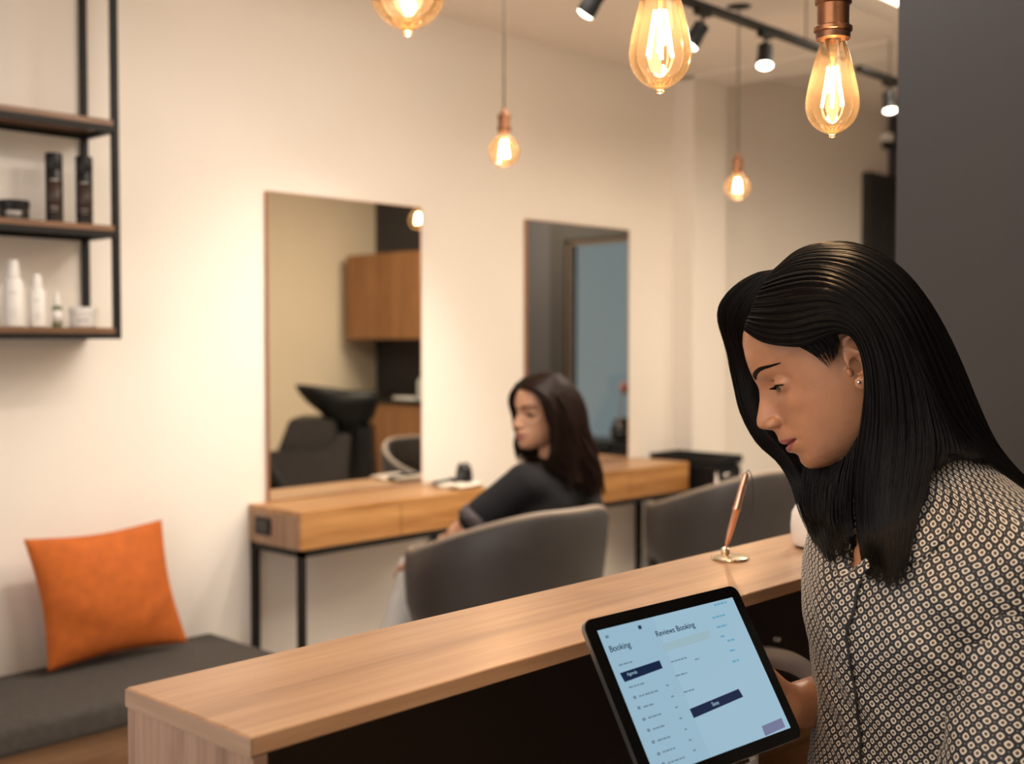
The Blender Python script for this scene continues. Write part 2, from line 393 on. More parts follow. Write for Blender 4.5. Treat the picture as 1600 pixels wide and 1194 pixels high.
def line(x0, y0, x1, y1, h, mat, nm='text_line'):
    a = np.array(tpix(x0, y0)); b = np.array(tpix(x1, y1)); y = (a[1]+b[1])/2; h = h/2
    if y+h > .1663: return
    # a row of word-like dashes
    x = a[0]; P = bmesh.new(); r = random.Random(int(x0*7+y0))
    while x < b[0]-.001:
        w = min(r.uniform(.003, .007), b[0]-x); P = merge(P, tslab([(x, y-h), (x+w, y-h), (x+w, y+h), (x, y+h)], .0003, .00045)); x += w+.0012
    return obj(nm, P, mat, scr)
for a in ((430, 800, 560, 757), (455, 862, 535, 838), (485, 930, 580, 893), (512, 995, 605, 963), (540, 1065, 640, 1027), (572, 1135, 665, 1093), (600, 1195, 720, 1155)):
    line(a[0]+20, a[1]-6, a[2], a[3], .0016, greyt)
    line(a[0]-14, a[1]+2, a[0]+2, a[1]-4, .003, greyt, 'list_icon')
for a in ((330, 610, 410, 585), (390, 740, 480, 715), (640, 590, 735, 560), (782, 575, 806, 567), (665, 670, 735, 655), (715, 770, 775, 750), (610, 730, 625, 725), (640, 795, 655, 790), (665, 860, 680, 855), (690, 925, 705, 920), (720, 990, 735, 985), (745, 1055, 760, 1050), (770, 1115, 790, 1110)):
    line(*a, .0015, greyt)
for a in ((895, 250, 972, 232), (885, 325, 960, 310), (912, 382, 970, 368), (935, 440, 960, 430), (975, 465, 1015, 452), (990, 525, 1020, 512), (1005, 590, 1048, 572)):
    line(*a, .0022, blut)
line(445, 385, 468, 378, .004, inkt, 'menu_icon'); line(250, 442, 268, 436, .003, greyt, 'menu_icon')
def text(s, x, y, h, mat, parent, bold=0.0):
    cu = bpy.data.curves.new('txt', 'FONT'); cu.body = s; cu.size = h; cu.offset = bold; cu.extrude = .00005
    o = bpy.data.objects.new('txt', cu); COL.objects.link(o)
    dg = bpy.context.evaluated_depsgraph_get(); me = bpy.data.meshes.new_from_object(o.evaluated_get(dg)); bpy.data.objects.remove(o)
    Mx = Matrix((( *e1,), (*(-e2),), (*nrm,))).transposed().to_4x4(); P = tp_(x, y, .0006); Mx.translation = Vector(P)
    me.transform(Mx); return obj('text', me, mat, parent)
x, y = tpix(278, 532); text('Booking', x, y, .0092, inkt, scr, .0001)
x, y = tpix(553, 440); text('Reviews Booking', x, y, .0088, inkt, scr, .0001)
x, y = tpix(885, 852); text('Save', x, y, .0062, side, scr)
x, y = tpix(380, 672); text('Agenda', x, y, .0048, side, scr)
# stand
sb = TC.copy(); sb[2] = .68
st = thing('tablet_stand', 'black metal stand holding up the tablet on the work surface', 'stand', (sb[0]-.02, sb[1], .6805))
obj('base_plate', lathe([(.055, 0), (.057, .002), (.055, .006)], (sb[0]-.01, sb[1], .6805), 40), M['black'], st, True)
obj('arm', tube([np.array([sb[0]-.01, sb[1], .684]), np.array([sb[0]-.028, sb[1], .80]), TC-nrm*.016], .008, 12), M['blackmetal'], st, True)
obj('cradle', merge(tslab([(.09, .06), (.15, .06), (.15, .12), (.09, .12)], -.018, -.0078), tslab([(.142, .11), (.152, .11), (.152, .184), (.142, .184)], -.018, -.0078), tslab([(.142, .1803), (.152, .1803), (.152, .184), (.142, .184)], -.0085, .004)), M['chrome'], st)

# ------------------------------------------------------------------ wall desks, mirrors
def desk(y0, y1, label):
    t = thing('wall_desk', label, 'desk', (-D+.15, (y0+y1)/2, 0), 'floating oak styling desks along the wall')
    x0, x1 = -D+.002, -3.055; zt = .78; h = .125
    obj('desk_top', bx((x0, y0, zt-.018), (x1, y1, zt), .0015, 1), W2, t)
    obj('desk_body', bx((x0, y0+.001, zt-h), (x1-.012, y1-.001, zt-.0185)), W2x, t)
    ym = (y0+y1)/2
    for a, b_ in ((y0+.001, ym-.0015), (ym+.0015, y1-.001)):
        obj('drawer_front', bx((x1-.0115, a, zt-h), (x1, b_, zt-.0195), .0015, 1), W2, t)
    fr = merge(*[bx((xa, y0+.002, zt-h-.022), (xa+.022, y1-.002, zt-h-.001)) for xa in (x0+.005, x1-.024)],
               *[bx((x0+.005, ya, zt-h-.022), (x1-.002, ya+.022, zt-h-.001)) for ya in (y0+.002, y1-.024)])
    obj('rail_frame', fr, M['blackmetal'], t)
    for xa in (x0+.005, x1-.026):
        for ya in (y0+.003, y1-.025):
            obj('leg', bx((xa, ya, 0), (xa+.022, ya+.022, zt-h-.0225)), M['blackmetal'], t)
    return t
d1 = desk(2.262, 3.11, 'oak wall desk with black legs under the left mirror')
sk = obj('socket', bx((-3.30, 2.257, .685), (-3.215, 2.2625, .745), .002), M['black'], d1)
obj('socket_rocker', bx((-3.285, 2.2545, .697), (-3.255, 2.2565, .733)), M['blackgloss'], sk)
obj('socket_rocker', bx((-3.252, 2.2545, .697), (-3.228, 2.2565, .733)), M['blackgloss'], sk)
d2 = desk(3.54, 4.40, 'oak wall desk under the right mirror behind the seated woman')
def mirror(y0, y1, label):
    t = thing('wall_mirror', label, 'mirror', (-D, (y0+y1)/2, .781), 'frameless wall mirrors standing on the desks')
    z0, z1 = .781, 1.826; xa, xb = -D+.0005, -D+.016; e = .0028
    obj('glass', bx((xa+.002, y0+e, z0+e), (xb-.001, y1-e, z1-e)), M['mirror'], t)
    obj('edge_frame', merge(bx((xa, y0, z0), (xb, y0+e, z1)), bx((xa, y1-e, z0), (xb, y1, z1)), bx((xa, y0+e, z1-e), (xb, y1-e, z1)), bx((xa, y0+e, z0), (xb, y1-e, z0+e))), M['mirror_edge'], t)
mirror(2.335, 3.03, 'tall mirror on the left desk reflecting a wooden cabinet and wash chair')
mirror(3.62, 4.308, 'tall mirror behind the seated woman reflecting the blue glass door')

# things on the desks
def jar(c, label):
    t = thing('brush_pot', label, 'jar', tuple(c))
    autosmooth(obj('cup', lathe([(.030, 0), (.034, .004), (.033, .03), (.027, .062), (.024, .066), (.022, .064), (.001, .06)], c, 28), M['blackgloss'], t))
    for k, (a, l) in enumerate(((0, .022), (2.1, .018), (4.2, .020))):
        q = np.array(c)+np.array([.012*math.cos(a), .012*math.sin(a), .055])
        obj('clip', tube([q, q+np.array([.004*math.cos(a), .004*math.sin(a), l])], .005, 8), M['black'], t, True)
c = onz(725, 753, .7803); jar(c, 'small glossy black jar standing on the left desk beside the mirror')
c = np.array([-3.20, 3.03, .7785])
t = thing('hair_brush', 'black hair brush lying on the white towel at the desk end', 'brush', tuple(c))
obj('handle', tube([c+np.array([0, -.06, .020]), c+np.array([0, 0, .021]), c+np.array([0, .03, .021])], [.005, .008, .006], 10), M['black'], t, True)
obj('brush_head', bx(c+np.array([-.02, .03, .0145]), c+np.array([.02, .08, .030]), .006), M['black'], t)
# towel draped over the end of the desk
tw = []; nu, nv = 14, 22
for j in range(nv):
    s = j/(nv-1)
    for i in range(nu):
        u = i/(nu-1); x = -3.25+.17*u
        if s < .5: y = 2.985+.13*s/.5; z = .785+.008*math.sin(u*9)*(.5+s)
        else: q = (s-.5)/.5; y = 3.1165+.012*math.sin(u*8+1)*q+.004; z = .785-.10*q
        tw.append((x+.006*math.sin(s*9), y, z))
me = npmesh('towel', tw, gridfaces(nu, nv)); o = obj('towel', me, M['beige'] if 0 else plain('white_towel', (.78, .70, .60), .95, bump=.5, bscale=400))
md = o.modifiers.new('s', 'SOLIDIFY'); md.thickness = .007; md.offset = 1
tag(o, 'folded cream towel hanging over the right end of the left desk', 'towel')
# right desk
c = onz(1018, 705, .7803)
t = thing('spray_bottle', 'small bottle with black cap on the right desk by the mirror', 'bottle', tuple(c))
autosmooth(obj('bottle', lathe([(.018, 0), (.020, .004), (.020, .028), (.014, .036)], c, 24), M['white'], t)); autosmooth(obj('cap', lathe([(.018, .036), (.019, .040), (.018, .066), (.014, .07)], c, 24), M['black'], t))
c = onz(1052, 705, .7803)
t = thing('hair_clipper', 'black corded hair clipper lying at the right desk end', 'clipper', tuple(c))
obj('body', tube([c+np.array([0, -.06, .016]), c+np.array([0, 0, .018]), c+np.array([.0, .05, .015])], [.012, .018, .013], 12), M['black'], t, True)
obj('cord', tube(spline([c+np.array([0, -.05, .03]), c+np.array([-.03, -.02, .06]), c+np.array([-.05, .03, .045]), c+np.array([-.04, .08, .01])], 20), .0025, 6), M['black'], t, True)
# black trolley
t = thing('tool_trolley', 'black salon trolley cabinet between the right desk and the pillar', 'trolley', (-3.12, 4.58, 0))
obj('cabinet_body', bx((-3.30, 4.45, .06), (-2.95, 4.655, .76), .004), M['black'], t)
obj('tray_top', merge(bx((-3.305, 4.445, .765), (-2.94, 4.66, .775)), bx((-3.305, 4.445, .775), (-3.295, 4.66, .80)), bx((-2.95, 4.445, .775), (-2.94, 4.66, .80)), bx((-3.295, 4.445, .775), (-2.95, 4.455, .80)), bx((-3.295, 4.65, .775), (-2.95, 4.66, .80))), M['black'], t)
for k in range(4): 
    dd = obj('drawer', bx((-2.9495, 4.46, .10+.165*k), (-2.94, 4.648, .25+.165*k), .002), M['black'], t)
    obj('handle', tube([np.array([-2.936, 4.50, .225+.165*k]), np.array([-2.936, 4.61, .225+.165*k])], .004, 8), M['chrome'], dd, True)
obj('corner_post', tube([np.array([-2.935, 4.44, .06]), np.array([-2.935, 4.44, .74])], .006, 10), M['chrome'], t, True)
for x in (-3.27, -2.98):
    for y in (4.48, 4.63): obj('caster', lathe([(.012, 0), (.02, .01), (.02, .05), (.008, .06)], (x, y, 0), 14), M['black'], t, True)

# ------------------------------------------------------------------ tub chairs
def chair(label, loc):
    t = thing('salon_chair', label, 'chair', (0, 0, 0), 'taupe tub chairs at the styling desks')
    nu = 64; angs = np.radians(np.linspace(-142, 142, nu)); V = []; rim = []
    def plan(a, r): return np.array([r*1.0*math.cos(a), r*1.02*math.sin(a)])
    def hgt(a):
        d_ = abs(math.degrees(a)); s = min(1, max(0, (d_-12)/115)); s = s*s*(3-2*s); return .838-.145*s
    rows = [(.0, .235, 0), (.12, .275, 0), (.35, .293, 0), (.7, .302, 0), (.96, .305, 0), (1.0, .297, 0), (1.0, .272, 0), (.96, .262, 0), (.6, .258, 0), (.12, .25, 0)]
    for fz, r, _ in rows:
        for a in angs:
            z = .46+(hgt(a)-.46)*fz; rr = r+.02*math.cos(a)*fz; p = plan(a, rr); V.append((p[0], p[1], z))
    q = gridfaces(nu, len(rows))
    V = np.array(V); me = npmesh('shell', V, q[:, ::-1])
    bm = bmesh.new(); bm.from_mesh(me); bm.verts.ensure_lookup_table()
    for e in (0, nu-1):
        bm.faces.new([bm.verts[j*nu+e] for j in range(len(rows))])
    bmesh.ops.recalc_face_normals(bm, faces=bm.faces[:]); o = obj('shell', bm, M['chair'], t, True); autosmooth(o, 50)
    P = [np.array([*plan(a, .286+.02*math.cos(a)), hgt(a)+.001]) for a in angs]
    obj('rim_piping', tube(P, [.011*min(1, .25+k/6, .25+(len(P)-1-k)/6) for k in range(len(P))], 10), M['piping'], t, True)
    obj('seat', lathe([(.001, .435), (.22, .437), (.245, .455), (.250, .49), (.235, .515), (.18, .525), (.001, .53)], (0, 0, 0), 40), M['chair'], t, True)
    obj('pedestal', lathe([(.035, .05), (.035, .30), (.06, .40), (.09, .435)], (0, 0, 0), 28), M['chrome'], t, True)
    obj('floor_base', lathe([(.24, 0), (.245, .012), (.20, .022), (.05, .05)], (0, 0, 0), 40), M['chrome'], t, True)
    t.location = loc; return t
ch1 = chair('taupe tub chair the woman in the dark shirt sits in', (-2.47, 2.58, 0))
ch1.rotation_euler = (0, 0, math.radians(-6))
ch2 = dup(ch1, (-2.56, 3.90, 0), math.radians(-4), 'empty taupe tub chair between the seated woman and the pen')

# ------------------------------------------------------------------ bench with cushions
t = thing('wall_bench', 'wall bench with dark upholstered pad and wooden base at lower left', 'bench', (-3.1, 1.0, 0))
pad = bx((-D+.012, -.4, .305), (-2.855, 2.105, .38), .018, 4)
o = obj('seat_pad', pad, M['bench'], t, True)
obj('bench_base', bx((-D+.012, -.38, .055), (-2.885, 2.09, .304)), wood('bench_walnut', (.13, .06, .025), (.20, .10, .045), (.27, .145, .07), 'Y', .5), t)
obj('plinth', bx((-D+.012, -.36, 0), (-2.93, 2.07, .054)), M['blackmetal'], t)
def cushion(c00, c10, c11, c01, thick, mat, name, label, puff=1.0):
    """corner points bottom-left, bottom-right, top-right, top-left"""
    n = 34; cs = [np.array(c, float) for c in (c00, c10, c11, c01)]; nn = np.cross(cs[1]-cs[0], cs[3]-cs[0]); nn /= np.linalg.norm(nn)
    V = []
    for sgn in (1, -1):
        for j in range(n):
            for i in range(n):
                u, v = i/(n-1), j/(n-1); P = (cs[0]*(1-u)+cs[1]*u)*(1-v)+(cs[3]*(1-u)+cs[2]*u)*v
                ctr = sum(cs)/4; pin = .055*(math.sin(PI*u)*abs(2*v-1)**2+math.sin(PI*v)*abs(2*u-1)**2)
                P = P+(ctr-P)*pin*1.5
                h = (max(0, math.sin(PI*u)*math.sin(PI*v)))**.55
                wr = .006*math.sin(14*v+5*u)*math.exp(-((u-.15)**2/.05+(v-.3)**2/.06))+.004*math.sin(22*(u*.5-v))*math.exp(-((u-.85)**2/.05+(v-.35)**2/.08))
                V.append(P+sgn*nn*(thick/2*h+wr*h+.0015))
    g = gridfaces(n, n); Q = np.vstack([g, (g+n*n)[:, ::-1]])
    edge = [i for i in range(n)]+[j*n+n-1 for j in range(1, n)]+[n*n-1-i for i in range(1, n)]+[(n-1-j)*n for j in range(1, n-1)]
    Q = np.vstack([Q, [(edge[(k+1) % len(edge)], edge[k], edge[k]+n*n, edge[(k+1) % len(edge)]+n*n) for k in range(len(edge))]])
    me = npmesh(name, V, Q); o = obj(name, me, mat); tag(o, label, 'cushion'); return o
orange = plain('orange_linen', (.47, .105, .010), .85, noise=.12, nscale=30, bump=.5, bscale=350)
A = onz(75, 1050, .395); B = onz(293, 1004, .395)
tl = onx(37, 843, -D+.10); tr = onx(252, 812, -D+.09)
cushion(A+np.array([0, 0, 0]), B, tr, tl, .125, orange, 'throw_cushion', 'orange linen throw cushion leaning on the wall above the bench')
cushion((-3.13, .93, .40), (-3.10, 1.315, .395), (-3.26, 1.20, .66), (-3.27, .90, .68), .10, M['beige'], 'throw_cushion', 'beige cushion on the bench cut off by the left edge of the photo')

# ------------------------------------------------------------------ wall shelf with products
t = thing('wall_shelf', 'black metal wall shelf with three walnut boards at upper left', 'shelf', (-D, 1.2, 1.33))
sx0, sx1, sy0, sy1 = -D+.001, -3.142, .35, 1.703; pw = .018
for x in (sx0, sx1-pw):
    for y in (sy1-pw, sy0): obj('upright', bx((x, y, 1.33), (x+pw, y+pw, 2.45)), M['blackmetal'], t)
for k, z in enumerate((1.33, 1.620, 1.918)):
    obj('shelf_rail', merge(bx((sx0+pw, sy1-pw, z), (sx1-pw, sy1, z+.016)), bx((sx0+pw, sy0, z), (sx1-pw, sy0+pw, z+.016)), bx((sx1-pw, sy0+pw, z), (sx1, sy1-pw, z+.016)), bx((sx0, sy0+pw, z), (sx0+pw, sy1-pw, z+.016))), M['blackmetal'], t)
    obj('shelf_board', bx((sx0, sy0+.002, z+.0165), (sx1-.001, sy1-.004, z+.034)) if 0 else bx((sx0+pw+.0005, sy0+pw, z+.0165), (sx1+.001, sy1-pw-.0005, z+.032)), W3, t)
obj('top_rail', merge(bx((sx0+pw, sy1-pw, 2.434), (sx1-pw, sy1, 2.45)), bx((sx1-pw, sy0+pw, 2.434), (sx1, sy1-pw, 2.45))), M['blackmetal'], t)
def shelfpos(px, z, x=-3.235): p = onx(px, 400, x); return np.array([x, p[1], z])
Z3, Z2 = 1.3625, 1.6525
labm = plain('grey_print', (.45, .42, .40), .5)
def lines(c, r, zs, w, mat, parent, nm='label_print'):
    for z0, h in zs:
        V = []; n = 9; am = math.atan2(-c[1], -c[0])
        am = math.atan2(0-c[1], 0-c[0])
        for i in range(n):
            a = am+(i/(n-1)-.5)*w; V += [(c[0]+(r+.0006)*math.cos(a), c[1]+(r+.0006)*math.sin(a), c[2]+z0), (c[0]+(r+.0006)*math.cos(a), c[1]+(r+.0006)*math.sin(a), c[2]+z0+h)]
        me = npmesh('l', V, [(2*i, 2*i+2, 2*i+3, 2*i+1) for i in range(n-1)]); o = obj(nm, me, mat, parent)
        md = o.modifiers.new('s', 'SOLIDIFY'); md.thickness = .0005
brownm = plain('shampoo_brown', (.010, .007, .006), .35, Specular_IOR_Level=.3)
browlab = plain('brown_label', (.045, .024, .017), .5)
for px, lb in ((86, 'left of the two tall dark brown bottles on the middle shelf'), (133, 'right of the two tall dark brown bottles on the middle shelf')):
    c = shelfpos(px, Z2); t = thing('shampoo_bottle', lb, 'bottle', tuple(c), 'dark shampoo bottles')
    autosmooth(obj('bottle', lathe([(.021, 0), (.0235, .003), (.0235, .150), (.0225, .153)], c, 32), brownm, t))
    autosmooth(obj('cap', lathe([(.0228, .1535), (.0235, .155), (.0235, .195), (.022, .199)], c, 32), M['black'], t))
    lines(c, .0235, [(.03, .09)], 1.5, browlab, t, 'front_label'); lines(c, .0241, [(.12, .004), (.045, .003), (.035, .002)], .9, labm, t)
c = shelfpos(22, Z2); t = thing('cream_jar', 'low black cream jar at the left end of the middle shelf', 'jar', tuple(c))
autosmooth(obj('jar', lathe([(.036, 0), (.040, .003), (.040, .036)], c, 36), brownm, t)); autosmooth(obj('lid', lathe([(.041, .0365), (.042, .039), (.042, .055), (.040, .057)], c, 36), M['black'], t))
lines(c, .040, [(.014, .012), (.008, .002)], 1.0, labm, t)
wp = plain('white_bottle', (.80, .77, .74), .35); lg = plain('faint_grey_print', (.58, .56, .56), .5)
for px, h, r, lb in ((20, .185, .027, 'tallest white pump bottle on the bottom shelf'), (57, .148, .023, 'middle sized white pump bottle on the bottom shelf')):
    c = shelfpos(px, Z3); t = thing('pump_bottle', lb, 'bottle', tuple(c), 'white pump bottles')
    autosmooth(obj('bottle', lathe([(r-.003, 0), (r, .003), (r, h*.66), (r*.85, h*.71), (r*.62, h*.73)], c, 32), wp, t))
    autosmooth(obj('cap', lathe([(r*.66, h*.73), (r*.66, h*.80), (r*.5, h*.97), (r*.42, h)], c, 28), wp, t))
    lines(c, r, [(h*.5, .004), (h*.25, .002), (h*.2, .002), (h*.15, .002)], .7, lg, t)
c = shelfpos(88, Z3); t = thing('serum_bottle', 'tiny green serum bottle with white dropper top on the bottom shelf', 'bottle', tuple(c))
autosmooth(obj('bottle', lathe([(.012, 0), (.0135, .003), (.0135, .055), (.008, .062)], c, 24), plain('green_glass', (.16, .20, .11), .15), t))
autosmooth(obj('dropper', lathe([(.009, .062), (.009, .078), (.006, .082), (.0055, .096), (.003, .100)], c, 24), wp, t))
lines(c, .0135, [(.014, .034)], 2.4, wp, t, 'front_label')
c = shelfpos(129, Z3); t = thing('cream_jar', 'squat white cream jar at the right end of the bottom shelf', 'jar', tuple(c))
autosmooth(obj('jar', lathe([(.034, 0), (.038, .003), (.038, .036)], c, 36), wp, t)); autosmooth(obj('lid', lathe([(.039, .0365), (.0395, .039), (.0395, .056), (.038, .058)], c, 36), wp, t))
lines(c, .038, [(.02, .007), (.012, .002)], .9, lg, t)

# ------------------------------------------------------------------ pendant lamps
def pendant(prof, ztip, socket_top, label, group, scale=1.0, power=5.0):
    """bulb profile from tip (z 0) upwards; built at x=y=0"""
    t = thing('pendant_light', label, 'pendant lamp', (0, 0, 0), group)
    Ht = prof[-1][1]
    s = Ht; k = scale
    sock = autosmooth(obj('socket', lathe([(.0145*k, s-.004), (.0215*k, s-.002), (.0215*k, s+.004*k), (.0245*k, s+.006*k), (.0245*k, s+.011*k), (.0205*k, s+.013*k), (.0205*k, s+.040*k), (.0235*k, s+.042*k), (.0235*k, s+.050*k), (.0175*k, s+.054*k), (.0135*k, s+.060*k), (.007*k, s+.063*k), (.0065*k, s+.074*k), (.004*k, s+.076*k)], (0, 0, 0), 36), M['copper'], t))
    autosmooth(obj('socket_ring', lathe([(.0218*k, s-.0035), (.0222*k, s+.0035*k), (.0200*k, s+.0037*k)], (0, 0, 0), 32, cap=False), M['copper_dark'], sock))
    obj('cord', tube([np.array([0, 0, s+.074*k]), np.array([0, 0, CEIL-ztip-.012])], .0033 if scale >= .9 else .0028, 8), M['black'] if scale >= .9 else M['cord'], t, True)
    obj('ceiling_rose', lathe([(.045, CEIL-ztip-.022), (.048, CEIL-ztip-.018), (.048, CEIL-ztip)], (0, 0, 0), 28), M['blackmetal'], t, True)
    zs = np.array([p[1] for p in prof]); rs = np.array([p[0] for p in prof])
    g = obj('bulb', lathe(prof, (0, 0, 0), 40, cap=False), M['amber'], t, True)
    fl = []
    zc = Ht*.50; hl = Ht*(.19 if Ht > .11 else .22)
    for i in range(6):
        a = i*PI/3; r0, r1 = .006, .014
        fl.append(tube([np.array([r0*math.cos(a), r0*math.sin(a), zc+hl]), np.array([r1*math.cos(a), r1*math.sin(a), zc-hl])], .0017, 6))
    obj('filament', merge(*fl), M['filament'], g)
    obj('glass_stem', lathe([(.010, Ht-.002), (.006, Ht*.82), (.003, Ht*.74), (.0025, Ht*.34), (.0035, Ht*.32)], (0, 0, 0), 14), glassy('bulb_stem_glass', (.95, .85, .72), .25, (1, .7, .4)), g, True)
    lamp('bulb_glow', 'POINT', (0, 0, zc), power, (1, .70, .42), parent=g, shadow_soft_size=.010)
    return t
ST = [(.0006, 0), (.004, .0008), (.0045, .004), (.010, .0065), (.018, .011), (.025, .018), (.0295, .026), (.0318, .035), (.0320, .044), (.030, .058), (.0265, .074), (.0225, .090), (.0185, .104), (.0155, .114), (.0140, .122)]
ST = [tuple(p) for p in spline(ST, 44)]
G80 = [(.0005, 0), (.004, .001)]+[(.046*math.sin(a), .047-.046*math.cos(a)) for a in np.linspace(.12, PI-.45, 24)]+[(.0175, .096), (.0150, .108)]
g1 = 'teardrop filament bulbs hanging over the counter'; g2 = 'globe filament bulbs over the chairs'
Lp = [('teardrop bulb cut off by the top edge, leftmost of the three near lamps', (-.755, .673)), ('teardrop filament bulb in the middle of the three near lamps', (-.735, 1.003)), ('teardrop filament bulb with fully visible copper socket, nearest the dark wall', (-.711, 1.322))]
pn = pendant(ST, 1.586, 0, Lp[0][0], g1, .93, 5); pn.location = (*Lp[0][1], 1.586)
dup(pn, (*Lp[1][1], 1.584), label=Lp[1][0]); dup(pn, (*Lp[2][1], 1.575), label=Lp[2][0])
pg = pendant(G80, 1.83, 0, 'globe filament lamp hanging over the seated woman', g2, .88, 6); pg.location = (-2.435, 2.55, 1.838)
dup(pg, (-2.44, 3.82, 1.85), label='globe filament lamp hanging in front of the tan far wall')

# ------------------------------------------------------------------ track lights
def track(x, y0, y1, z, label, rods):
    t = thing('light_track', label, 'track', (x, (y0+y1)/2, z), 'black ceiling light tracks')
    obj('rail', bx((x-.017, y0, z), (x+.017, y1, z+.022), .002, 1), M['blackmetal'], t)
    for y in rods: obj('rod', tube([np.array([x, y, z+.022]), np.array([x, y, CEIL if y < 4.66 else (2.556 if y < 4.94 else 2.70)])], .0022, 8), M['blackmetal'], t)
    return t
track(-2.20, .4, 4.20, 2.39, 'black light track carrying spotlights beside the middle bulb', (.6, 2.2, 3.89))
track(-2.235, 4.36, 5.4, 2.385, 'black light track at the back near the dark wall', (4.63, 5.2))
sp = thing('track_spotlight', 'black spotlight leaning left on the track, right of the middle bulb', 'spotlight', (0, 0, 0), 'black cylinder spotlights')
obj('adapter', bx((-.014, -.035, -.018), (.014, .035, 0), .003), M['blackmetal'], sp)
obj('bracket', tube([np.array([0, 0, -.018]), np.array([0, 0, -.048])], .005, 8), M['blackmetal'], sp, True)
hd = autosmooth(obj('head', lathe([(.022, -.045), (.026, -.048), (.026, -.085), (.028, -.090), (.0285, -.122), (.0265, -.124), (.024, -.118)], (0, 0, 0), 32), M['black'], sp))
obj('lens', lathe([(.001, -.133), (.013, -.1315), (.021, -.128), (.0262, -.1235), (.0255, -.121), (.001, -.121)], (0, 0, 0), 28), M['lens'], hd)
def spotat(px, py, z, aim, label, first=False, energy=47, RX=-2.2):
    p = onz(px, py, z); o = sp if first else dup(sp, (0, 0, 0), label=label); o['label'] = label
    o.location = (RX, RX*p[1]/p[0], z)
    v = Vector(aim)-Vector(o.location); v.normalize()
    # tilt the head and its lens about the bracket
    h = [c for c in o.children if c.name.startswith('head')][0]
    q = Vector((0, 0, -1)).rotation_difference(v); piv = Vector((0, 0, -.045))
    h.rotation_euler = q.to_euler(); h.location = piv-(q @ piv)
    L = Vector(o.location)+piv+(v*.105)
    lamp('spot_beam', 'SPOT', L, energy, (1, .90, .76), aim=Vector(L)+v, spot_size=math.radians(75), spot_blend=.9, shadow_soft_size=.025)
    return o
spotat(1098, 12, 2.39, (-2.75, 2.75, 1.2), 'black spotlight leaning left on the track, right of the middle bulb', True)
spotat(1196, 46, 2.39, (-1.95, 3.15, 0.9), 'black spotlight pointing straight down the track, left of the copper socket')
spotat(1389, 118, 2.385, (-1.95, 4.35, 0.9), 'black spotlight at the back in front of the dark wall', RX=-2.235)
spotat(938, -38, 2.39, (-3.1, 2.5, 1.2), 'black spotlight whose lower end shows at the top edge of the photo')
# added beams without fixtures, above the frame, brightening the left wall
for y, a in ((.3, .2), (1.15, 1.0), (1.9, 1.75)):
    lamp('spot_beam', 'SPOT', (-2.16, y+.5, 2.30), 11, (1, .90, .78), aim=(-3.34, a, 1.15), spot_size=math.radians(85), spot_blend=.95, shadow_soft_size=.03)
# linear ceiling lamp
a = onz(1385, -8, CEIL-.012); b = onz(1420, 9, CEIL-.012)
t = thing('linear_ceiling_lamp', 'slim bright ceiling lamp at the top beside the dark wall', 'ceiling lamp', (a[0], a[1], CEIL))
obj('housing', bx((a[0]-.03, a[1]-.6, CEIL-.014), (a[0]+.05, b[1]+.05, CEIL-.0005)), M['white'], t)
obj('diffuser', bx((a[0]-.022, a[1]-.59, CEIL-.020), (a[0]+.042, b[1]+.04, CEIL-.0145)), emis('panel_glow', (1, .88, .70), 5), t)

# far right small things
c = ony(1383, 222, 6.85); c[1] = 6.86
t = thing('security_camera', 'small white dome camera high on the far wall beside the dark wall', 'camera', tuple(c))
autosmooth(obj('mount', lathe([(.045, 0), (.045, .05), (.03, .055)], c, 24), M['white'], t)); obj('dome', lathe([(.002, -.045), (.022, -.038), (.036, -.02), (.040, 0)], c, 24), M['blackgloss'], t, True)
c = ony(1424, 242, 6.85)
o = obj('wall_clock', lathe([(.001, -.02), (.10, -.02), (.112, -.012), (.115, 0), (.001, 0)], (0, 0, 0), 40), plain('ivory_plastic', (.62, .54, .47), .5), None, True)
o.data.transform(Matrix.Translation(Vector((c[0], YB-.001, c[2]))) @ Matrix.Rotation(-PI/2, 4, 'X') @ Matrix.Rotation(0, 4, 'X') @ Matrix.Scale(-1, 4, (0, 0, 1))); tag(o, 'round white disc on the far dark wall, half hidden by the grey partition', 'clock')

# ------------------------------------------------------------------ seen in the mirrors: cabinets and wash unit
t = thing('wall_cabinet', 'walnut wall cabinet reflected in the left mirror', 'cabinet', (.5, 6.7, 1.33))
kx0, kx1 = -.28, 1.0
CAB0 = kx0
obj('cabinet_body', bx((kx0, 6.50, 1.33), (1.42, YB-.002, 2.05)), W4, t)
for k in range(4):
    a = kx0+.002+k*(1.42-kx0)/4; bb = a+(1.42-kx0)/4-.004
    obj('door', bx((a, 6.482, 1.332), (bb, 6.4995, 2.048)), W4, t)
t = thing('base_cabinet', 'walnut base cabinet with dark worktop reflected in the left mirror', 'cabinet', (.6, 6.6, 0))
obj('cabinet_body', bx((-.28, 6.36, .08), (XR-.02, YB-.002, .80)), W4, t)
obj('plinth', bx((-.27, 6.42, 0), (XR-.02, YB-.01, .079)), M['black'], t)
for k in range(4):
    a = -.278+k*(XR-.02+.28)/4; bb = a+(XR-.02+.28)/4-.004
    obj('door', bx((a, 6.342, .082), (bb, 6.3595, .795)), W4, t)
tag(obj('worktop', bx((-.30, 6.33, .8005), (XR-.01, YB-.003, .835), .003, 1), M['black']), 'dark worktop on the walnut base cabinet in the left mirror', 'worktop')
def inmir(px, py, d):
    p = atd(px, py, d); p[0] = -2*D-p[0]; return p
c = inmir(585, 610, 9.2); c[2] = .8355; c[1] = max(c[1], 6.45)
t = thing('soap_bottle', 'pale bottle on the worktop seen in the left mirror', 'bottle', tuple(c))
